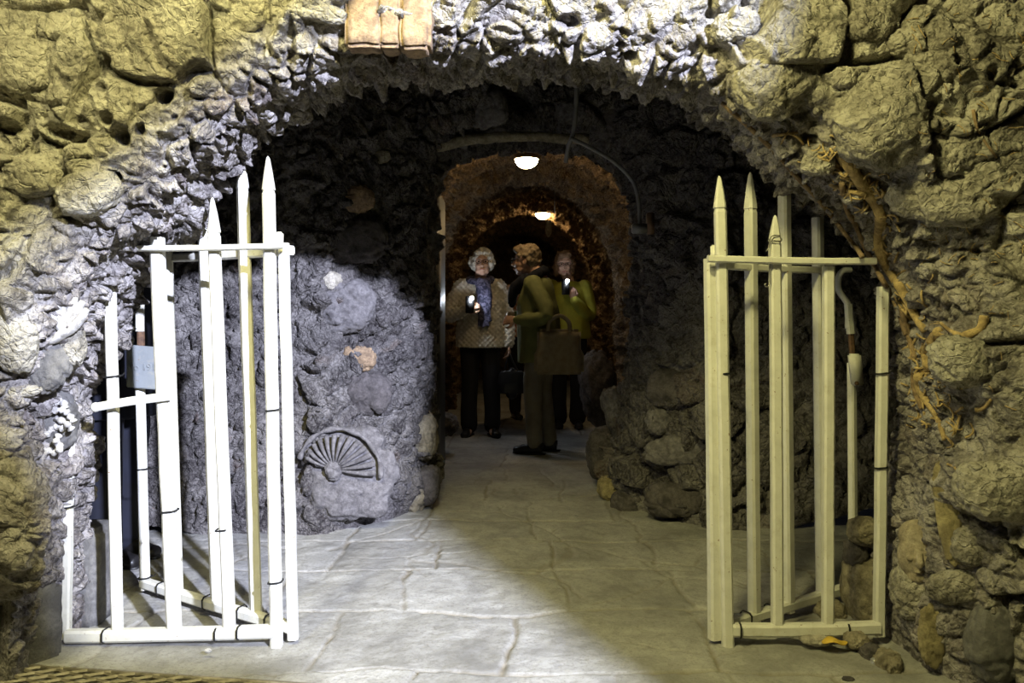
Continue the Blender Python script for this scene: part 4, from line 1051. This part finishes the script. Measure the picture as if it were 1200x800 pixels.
def limb(bm, pts, radii, seg=14, k=4, balls=True):
    P_ = smooth_path(pts, k); R_ = []
    for i in range(len(pts)-1):
        for j in range(k):
            t = j/k; a, b = radii[i], radii[i+1]
            if isinstance(a, tuple) or isinstance(b, tuple):
                a = a if isinstance(a, tuple) else (a, a); b = b if isinstance(b, tuple) else (b, b)
                R_.append((a[0]+(b[0]-a[0])*t, a[1]+(b[1]-a[1])*t))
            else: R_.append(a+(b-a)*t)
    R_.append(radii[-1])
    tube(bm, P_, R_, seg)
    for p, r in (((P_[0], R_[0]), (P_[-1], R_[-1])) if balls else ()):
        rr_ = min(r) if isinstance(r, tuple) else r
        ball(bm, p, rr_*.97, 2)
def hand(bm, w, d, nrm, curl=.5, side=1, s=1.0):
    """w wrist, d direction of the fingers, nrm back of the hand; side = which way the thumb leaves"""
    d = V(d).normalized(); nrm = V(nrm); nrm = (nrm-d*nrm.dot(d)).normalized(); x = d.cross(nrm)*side; w = V(w)
    tube(bm, [w-d*.02, w+d*.02, w+d*.05*s, w+d*.082*s], [(.016, .021), (.014, .030), (.014, .037), (.011, .036)], 10, upref=nrm)
    for i, (o, L) in enumerate(((.029, .068), (.010, .078), (-.010, .072), (-.028, .056))):
        L *= s; p = w+d*.078*s+x*o; dd = d.copy(); pts = [p-d*.01]
        q = p
        for j, f in enumerate((.45, .32, .23)):
            a = curl*(.7+.45*j); dd = (dd*math.cos(a)-nrm*math.sin(a)).normalized() if j else (d*math.cos(curl*.6)-nrm*math.sin(curl*.6)).normalized()
            q = q+dd*L*f; pts.append(q)
        tube(bm, pts, [.0095, .0090, .0082, .0068], 8)
    p = w+d*.022*s+x*.026; tube(bm, [p-x*.006, p+(x*.8+d*.6)*.030*s-nrm*.006, p+(x*.55+d*1.0)*.052*s-nrm*(.010+.02*curl), p+(x*.25+d*1.1)*.070*s-nrm*(.014+.035*curl)], [.013, .0115, .010, .0075], 8)
def head(bm, c, yaw=0, pitch=0, s=1.0):
    """head facing -y before yaw/pitch; c centre of skull"""
    R_ = Matrix.Rotation(yaw, 4, 'Z') @ Matrix.Rotation(pitch, 4, 'X'); c = V(c)
    def T(v): return c+(R_ @ V(v))*s
    def e(p, r, sub=3): ball(bm, T(p), tuple(x*s for x in r), sub, R_)
    e((0, .012, .028), (.074, .092, .082), 4)          # skull
    e((0, -.022, -.030), (.058, .066, .078), 4)        # face
    e((0, -.052, -.088), (.028, .026, .022))           # chin
    e((.034, -.03, -.070), (.026, .036, .026)); e((-.034, -.03, -.070), (.026, .036, .026))
    e((.034, -.062, -.026), (.020, .018, .018)); e((-.034, -.062, -.026), (.020, .018, .018))
    e((0, -.068, .034), (.044, .018, .014))            # brow
    tube(bm, [T((0, -.082, .012)), T((0, -.096, -.012)), T((0, -.106, -.030)), T((0, -.090, -.040))], [.007*s, .009*s, .014*s, .010*s], 10)
    e((0, -.084, -.062), (.024, .010, .006)); e((0, -.081, -.071), (.020, .010, .006))
    for sx in (1, -1): e((.074*sx, .010, -.012), (.010, .018, .030))
    return T, R_
def face_parts(T, root_, R_, glasses=True, s=1.0):
    for sx in (1, -1):
        b = bmesh.new(); ball(b, T((.029*sx, -.083, .006)), .0072*s, 2); pobj('eye', b, M['eye'], root_)
    b = bmesh.new(); tube(b, smooth_path([T((-.022, -.093, -.066)), T((0, -.098, -.064)), T((.022, -.093, -.066))], 4), (.004*s), 6); pobj('lips', b, M['lips'], root_)
    if glasses:
        b = bmesh.new()
        for sx in (1, -1):
            ring = [T((.031*sx+.024*math.cos(a), -.101, .004+.017*math.sin(a))) for a in [2*math.pi*k/16 for k in range(17)]]
            tube(b, ring, .0024, 6, cap=False)
            tube(b, [T((.055*sx, -.100, .008)), T((.078*sx, -.06, .008)), T((.080*sx, .01, .002))], .0022, 6)
        tube(b, [T((-.008, -.102, .006)), T((.008, -.102, .006))], .0022, 6); pobj('glasses', b, M['glasses'], root_)
def hair_mesh(T, R_, locks, base, seed, vox=.007, amp=.010, freq=45):
    b = bmesh.new()
    for p, r in base: ball(b, T(p), r, 3, R_)
    rnd = random.Random(seed)
    for k in range(locks):
        (p, r) = base[k % len(base)]
        th = rnd.uniform(0, 6.28); ph = rnd.uniform(-.2, 1.5)
        v = V((math.cos(th)*math.cos(ph)*r[0], math.sin(th)*math.cos(ph)*r[1], math.sin(ph)*r[2]))
        if (v.y+p[1]) < -.055 and (v.z+p[2]) < .05: continue
        ball(b, T(V(p)+v), rnd.uniform(.012, .022), 2)
    return remesh(b, vox, 1, lambda A: fbm(A*freq+seed, 3, seed)*amp)
def shoe(par, at, ang, L=.245):
    b = bmesh.new(); d = V((math.sin(ang), -math.cos(ang), 0)); at = V(at)
    tube(b, smooth_path([at-d*.06+V((0, 0, .045)), at-d*.02+V((0, 0, .048)), at+d*.05+V((0, 0, .040)), at+d*.12+V((0, 0, .030)), at+d*(L-.075)+V((0, 0, .022))], 3),
         [(.042, .032)]*3+[(.045, .034)]*3+[(.038, .036)]*3+[(.029, .040)]*3+[(.014, .026)], 12, upref=(0, 0, 1))
    o = pobj('shoe', remesh(b, .006, 1), M['shoe'], par)
    b = bmesh.new(); c = [];
    for (t, w_) in ((-.085, .026), (-.05, .035), (.05, .034), (.11, .042), (.155, .034), (L-.070, .016)): c.append((at+d*t, w_))
    tube(b, [p+V((0, 0, .006)) for p, _ in c], [(.008, w_) for _, w_ in c], 10, upref=(0, 0, 1)); pobj('sole', b, M['black'], o)
def cloth_noise(f=9, a=.008, seed=1, q=0):
    def fn(A):
        r = fbm(A*np.array([f, f, f*.6]), 3, seed)*a
        if q: r = r+q*(np.abs(np.sin(A[:, 0]*70+A[:, 2]*70))*np.abs(np.sin(A[:, 0]*70-A[:, 2]*70)))
        return r
    return fn

def person(label, loc, rotz, P):
    """P: dict of joints and looks; hips at .86 high, shoulders at 1.33"""
    t = empty('person', loc, label, 'person', None, rotz)
    hs = P.get('hip', (0, 0)); hz = .88
    sh = V(P.get('sh', (0, 0, 1.325)))                    # mid shoulders
    hc = V(P['head']); nk = sh+V((0, .01, .055))
    wsp = P.get('girth', 1.0)
    # body: one continuous surface
    b = bmesh.new(); Tf, Rf = head(b, hc, P.get('yaw', 0), P.get('pitch', 0))
    limb(b, [hc+V((0, .012, -.05)), nk+V((0, .005, .015)), sh+V((0, .01, -.03))], [.052, .052, .07])
    limb(b, [sh+V((0, .01, .0)), sh+V((0, 0, -.14)), V((hs[0], hs[1], 1.04)), V((hs[0], hs[1], .90))], [(.075, .15), (.10, .15), (.095, .13), (.10, .15)])
    Sh = {}
    for k in ('R', 'L'):
        sx = -1 if k == 'R' else 1
        s0 = sh+V((sx*.155, .01, -.01)) if k+'s' not in P else V(P[k+'s'])
        el, wr_, hd, hn, cu, sd = P[k]; Sh[k] = (s0, V(el), V(wr_))
        limb(b, [s0, V(el), V(wr_)], [.046, .036, .024])
        hand(b, wr_, hd, hn, cu, sd)
        kn, an = P['leg'+k]; hp = V((hs[0]+sx*.085, hs[1], .86))
        limb(b, [hp, V(kn), V(an)], [.078, .052, .036]); limb(b, [V(an), V(an)+V((0, -.02, -.035)), V(an)+V((0, -.08, -.055))], [.034, .032, .026])
        P['_hip'+k] = hp
    pobj('body', remesh(b, .0055, 2), M['skin'], t)
    face_parts(Tf, t, Rf, P.get('glasses', True))
    # top
    b = bmesh.new(); hem = P.get('hem', .80)
    limb(b, [sh+V((0, .01, .045)), sh+V((0, .01, -.02)), sh+V((0, 0, -.16)), V((hs[0], hs[1]-.01, 1.03)), V((hs[0], hs[1], hem))],
         [(.060, .075), (.095*wsp, .185*wsp), (.130*wsp, .195*wsp), (.140*wsp, .200*wsp), (.150*wsp, .215*wsp)], 20, balls=False)
    for k in ('R', 'L'):
        s0, el, wr_ = Sh[k]; u = (wr_-el).normalized(); sl = P.get('sleeve', 1)
        limb(b, [s0, el, wr_-u*.01] if sl else [s0, s0.lerp(el, .9)], [.075, .062, .044] if sl else [.075, .066])
    pobj(P['topname'], remesh(b, .008, 3, cloth_noise(P.get('cf', 9), P.get('ca', .012), 5, P.get('quilt', 0))), M[P['top']], t)
    # trousers
    b = bmesh.new(); limb(b, [V((hs[0], hs[1], .98)), V((hs[0], hs[1], .86)), V((hs[0], hs[1], .80))], [(.105, .155), (.12, .175), (.10, .16)], 18, balls=False)
    for k in ('R', 'L'):
        kn, an = P['leg'+k]; limb(b, [P['_hip'+k], V(kn), V(an)+V((0, 0, .0))], [.098, .073, P.get('cuff', .060)])
    pobj('trousers', remesh(b, .008, 3, cloth_noise(7, .010, 8)), M[P['legs']], t)
    for k in ('R', 'L'): shoe(t, (P['leg'+k][1][0], P['leg'+k][1][1], 0), P.get('toe'+k, P.get('toe', 0)))
    pobj('hair', hair_mesh(Tf, Rf, P.get('locks', 60), P['hairb'], P.get('seed', 1), amp=P.get('hamp', .01)), M[P['hair']], t)
    return t, Tf

# 1: woman in cream with patterned scarf, torch in hand
YA = 7.0; xa = (563-600)/F*YA
ta, _ = person('person with curly grey hair, cream quilted jacket and patterned scarf, holding a lit torch phone', (xa, YA, 0), 0, dict(
    head=(.015, -.02, 1.505), yaw=.05, pitch=-.12, sh=(0, 0, 1.315), topname='jacket', top='cream', quilt=.010, hem=.78, girth=1.02, legs='blacktr', cuff=.075,
    R=((-.285, -.02, 1.06), (-.115, -.23, 1.10), (.75, -.35, .45), (-.5, -.7, .3), 1.1, 1),
    L=((.235, .02, 1.04), (.25, -.04, .80), (.05, -.05, -1), (1, 0, 0), .9, -1),
    legR=((-.095, -.01, .47), (-.10, 0, .09)), legL=((.095, -.01, .47), (.105, 0, .09)), toeR=-.2, toeL=.3,
    hair='whitehair', locks=170, hamp=.016, seed=4, hairb=[((0, .028, .050), (.093, .098, .082)), ((-.066, .02, .0), (.036, .06, .062)), ((.066, .02, .0), (.036, .06, .062)), ((0, -.030, .088), (.062, .045, .032))]))
b = bmesh.new()
ring = [V((.098*math.cos(a), .0+.085*math.sin(a), 1.365+.016*math.sin(a))) for a in [2*math.pi*k/20 for k in range(21)]]
tube(b, ring, [(.032, .034)]*21, 10); limb(b, [V((.0, -.10, 1.36)), V((.02, -.155, 1.25)), V((.03, -.175, 1.12)), V((.03, -.18, .96))], [(.03, .05), (.025, .055), (.022, .05), (.018, .052)])
limb(b, [V((.05, -.09, 1.36)), V((.065, -.15, 1.24)), V((.06, -.172, 1.10)), V((.065, -.175, 1.0))], [(.028, .04), (.022, .04), (.02, .04), (.016, .042)])
pobj('scarf', remesh(b, .007, 1, cloth_noise(22, .014, 4)), M['scarfp'], ta)
def phone(loc, rotz, label, en, group=None):
    c = V(loc); t = empty('phone', c, label, 'phone', None, rotz)
    b = bmesh.new(); box(b, (0, 0, 0), (.072, .009, .145), bev=.004); pobj('case', b, M['black'], t)
    b = bmesh.new(); tube(b, [(.018, -.0045, .055), (.018, -.0085, .055)], .015, 12); pobj('torch_lens', b, M['led'], t)
    L = bpy.data.lights.new('torch_light', 'POINT'); L.energy = en; L.color = (.85, .92, 1); L.shadow_soft_size = .015
    lo = bpy.data.objects.new('torch_light', L); link(lo, t); lo.location = (.018, -.03, .055)
    return t
pa = V((xa, YA, 0))
phone(pa+V((-.078, -.300, 1.145)), .1, 'phone with lit torch held at the chest of the person in cream', 3.2)
# handbag
hb_c = pa+V((.275, -.05, .50))
t = empty('handbag', (hb_c.x, hb_c.y, hb_c.z-.14), 'black leather handbag hanging from the hand of the person in cream', 'handbag')
b = bmesh.new(); limb(b, [hb_c+V((0, 0, -.125)), hb_c+V((0, 0, -.04)), hb_c+V((0, 0, .07))], [(.055, .135), (.06, .14), (.03, .095)], 16); obj('bag', remesh(b, .007, 2, cloth_noise(12, .010, 3)), M['leather'], t)
for dy in (-.02, .02):
    b = bmesh.new(); tube(b, smooth_path([hb_c+V((-.065, dy, .06)), hb_c+V((-.045, dy, .15)), hb_c+V((-.018, dy*.3, .215)), hb_c+V((.01, dy, .15)), hb_c+V((.06, dy, .06))], 4), .007, 8); obj('handle', b, M['leather'], t)

# 2: woman in olive seen from the side, turned to the left
YBp = 6.12; xb = (633-600)/F*YBp
rz = -math.radians(108)   # faces the picture's left and a little away
tb2, _ = person('person in olive green jacket and navy scarf seen from the side with a tote bag', (xb, YBp, 0), rz, dict(
    head=(0, -.115, 1.475), yaw=.0, pitch=-.02, sh=(0, -.02, 1.30), topname='jacket', top='olive', hem=.70, girth=1.12, legs='greige', cuff=.062, ca=.016,
    R=((-.25, -.05, 1.02), (-.13, -.24, 1.05), (.8, -.4, 0), (0, -1, .3), .5, 1),
    L=((.265, .13, 1.05), (.22, -.12, 1.02), (-.15, -1, .0), (.9, 0, .4), .7, -1),
    legR=((-.085, -.0, .46), (-.09, .05, .09)), legL=((.085, -.03, .46), (.08, -.02, .09)), toeR=.05, toeL=-.05,
    hair='blondhair', locks=70, hamp=.009, seed=9, hairb=[((0, .030, .045), (.086, .094, .078)), ((0, .055, .0), (.076, .062, .065)), ((0, -.040, .082), (.062, .042, .034))]))
b = bmesh.new()
ring = [V((.088*math.cos(a), -.06+.095*math.sin(a), 1.325+.07*math.sin(a))) for a in [2*math.pi*k/20 for k in range(21)]]
tube(b, ring, [(.042, .040)]*21, 10); limb(b, [V((.05, -.10, 1.33)), V((.04, -.19, 1.26)), V((.03, -.22, 1.14))], [(.05, .07), (.04, .07), (.03, .06)])
pobj('scarf', remesh(b, .008, 1, cloth_noise(18, .012, 14)), M['navy'], tb2)
tc_ = V(W(655, 412, 5.83))
t = empty('tote_bag', (tc_.x, tc_.y, tc_.z-.17), 'large beige cloth tote bag hanging from the arm of the person in olive', 'bag')
b = bmesh.new(); box(b, tc_, (.33, .085, .33), bev=.02); bmesh.ops.subdivide_edges(b, edges=b.edges[:], cuts=6, use_grid_fill=True)
A = np.array([v.co[:] for v in b.verts]); q = fbm(A*9, 3, 9)*.012
for v, k in zip(b.verts, q):
    v.co.y += float(k)*1.4; v.co.x += (v.co.x-tc_.x)*(.10 if v.co.z < tc_.z else -.03)
obj('bag', b, M['tote'], t)
for dy in (-.035, .035):
    b = bmesh.new(); tube(b, smooth_path([tc_+V((-.08, dy, .15)), tc_+V((-.07, dy, .22)), tc_+V((0, dy*1.5, .265)), tc_+V((.07, dy, .22)), tc_+V((.08, dy, .15))], 4), [(.004, .014)]*17, 8); obj('handle', b, M['tote'], t)

# 3: woman in yellow green shirt, lit phone raised
YC = 7.55; xc = (666-600)/F*YC
tc3, _ = person('person in yellow green shirt and glasses raising a lit torch phone to the chin', (xc, YC, 0), 0, dict(
    head=(-.04, -.03, 1.535), yaw=-.02, pitch=.08, sh=(0, 0, 1.335), topname='shirt', top='yellow', hem=.84, girth=.98, legs='blacktr', cuff=.085,
    R=((-.24, .0, 1.06), (-.16, -.15, .90), (.4, -1, 0), (0, 0, 1), .4, 1),
    L=((.20, -.05, 1.06), (.035, -.21, 1.20), (-.25, -.15, 1), (.3, -1, 0), 1.0, 1),
    legR=((-.09, 0, .47), (-.095, 0, .09)), legL=((.09, 0, .47), (.09, 0, .09)),
    hair='brownhair', locks=50, seed=12, hairb=[((0, .030, .046), (.088, .096, .080)), ((-.072, .025, -.04), (.030, .055, .080)), ((.072, .025, -.04), (.030, .055, .080)), ((0, .06, -.04), (.07, .045, .08)), ((0, -.045, .084), (.058, .038, .030))]))
phone(V((xc, YC, 0))+V((-.045, -.275, 1.315)), -.12, 'phone with lit torch held up by the person in the yellow green shirt', 1.0)
# 4: mostly hidden person in a checked top
YD = 8.2; xd = (614-600)/F*YD
person('mostly hidden person in pink checked top standing behind the person in olive', (xd, YD, 0), .3, dict(
    head=(.02, -.02, 1.50), sh=(0, 0, 1.31), topname='shirt', top='plaid', hem=.84, girth=.95, legs='blacktr', glasses=False,
    R=((-.19, -.10, 1.20), (-.07, -.22, 1.42), (.3, -.3, 1), (-.6, -.8, 0), .8, 1),
    L=((.22, .0, 1.04), (.14, -.2, 1.0), (-.5, -.9, .1), (0, 0, 1), .6, -1),
    legR=((-.09, 0, .47), (-.095, 0, .09)), legL=((.09, 0, .47), (.09, 0, .09)),
    hair='brownhair', locks=40, seed=15, hairb=[((0, .030, .046), (.086, .094, .078)), ((0, .06, -.0), (.07, .05, .06))]))
# 5: person in navy hidden behind the left pier
YE = 3.42; xe = (137-600)/F*YE
person('person in dark navy clothes standing hidden behind the left rock pier', (xe, YE, 0), math.radians(75), dict(
    head=(0, -.04, 1.50), sh=(0, 0, 1.31), topname='coat', top='navy', hem=.62, girth=.92, legs='navy', glasses=False, cuff=.07,
    R=((-.235, .06, 1.05), (-.13, -.03, .86), (.5, -.1, -.8), (-1, 0, 0), .5, 1),
    L=((.235, .06, 1.05), (.13, -.03, .86), (-.5, -.1, -.8), (1, 0, 0), .5, -1),
    legR=((-.075, 0, .47), (-.07, 0, .09)), legL=((.075, 0, .47), (.07, .02, .09)),
    hair='brownhair', locks=40, seed=18, hairb=[((0, .030, .046), (.086, .094, .078)), ((0, .06, -.0), (.07, .05, .06))]))

# ------------------------------------------------------------------ LIGHT
def area(name, loc, to, size, e, col, shape='DISK', spread=None):
    L = bpy.data.lights.new(name, 'AREA'); L.shape = shape; L.size = size; L.energy = e; L.color = col
    if spread: L.spread = spread
    o = bpy.data.objects.new(name, L); link(o); o.location = loc
    o.rotation_euler = (V(to)-V(loc)).to_track_quat('-Z', 'Y').to_euler(); return o
area('daylight', tuple(SUN), (-.6, 2.5, .9), .20, 2750, (.74, .79, 1.0))
area('cave_lamp', (-.2, 1.1, 2.58), (.0, 2.5, .8), .30, 52, (1, .90, .36))
area('fill_left', (-1.15, .75, 2.45), (-1.3, 2.3, .8), .30, 32, (1, .91, .44))  # added warm fill that brightens the left pier, stands for no known lamp
w = bpy.data.worlds.new('World'); SC.world = w; w.use_nodes = True
w.node_tree.nodes['Background'].inputs[0].default_value = (.5, .55, .7, 1); w.node_tree.nodes['Background'].inputs[1].default_value = .03

cam = bpy.data.cameras.new('Camera'); co = bpy.data.objects.new('Camera', cam); link(co)
co.location = (0, 0, HC); co.rotation_euler = (math.pi/2, 0, 0)
cam.sensor_fit = 'HORIZONTAL'; cam.sensor_width = 36; cam.lens = F*36/1200; cam.shift_y = -(400-HOR)/1200; cam.clip_start = .02
SC.camera = co
SC.view_settings.view_transform = 'Standard'; SC.view_settings.look = 'None'; SC.view_settings.gamma = 1; SC.view_settings.exposure = 0
SC.view_settings.use_curve_mapping = False
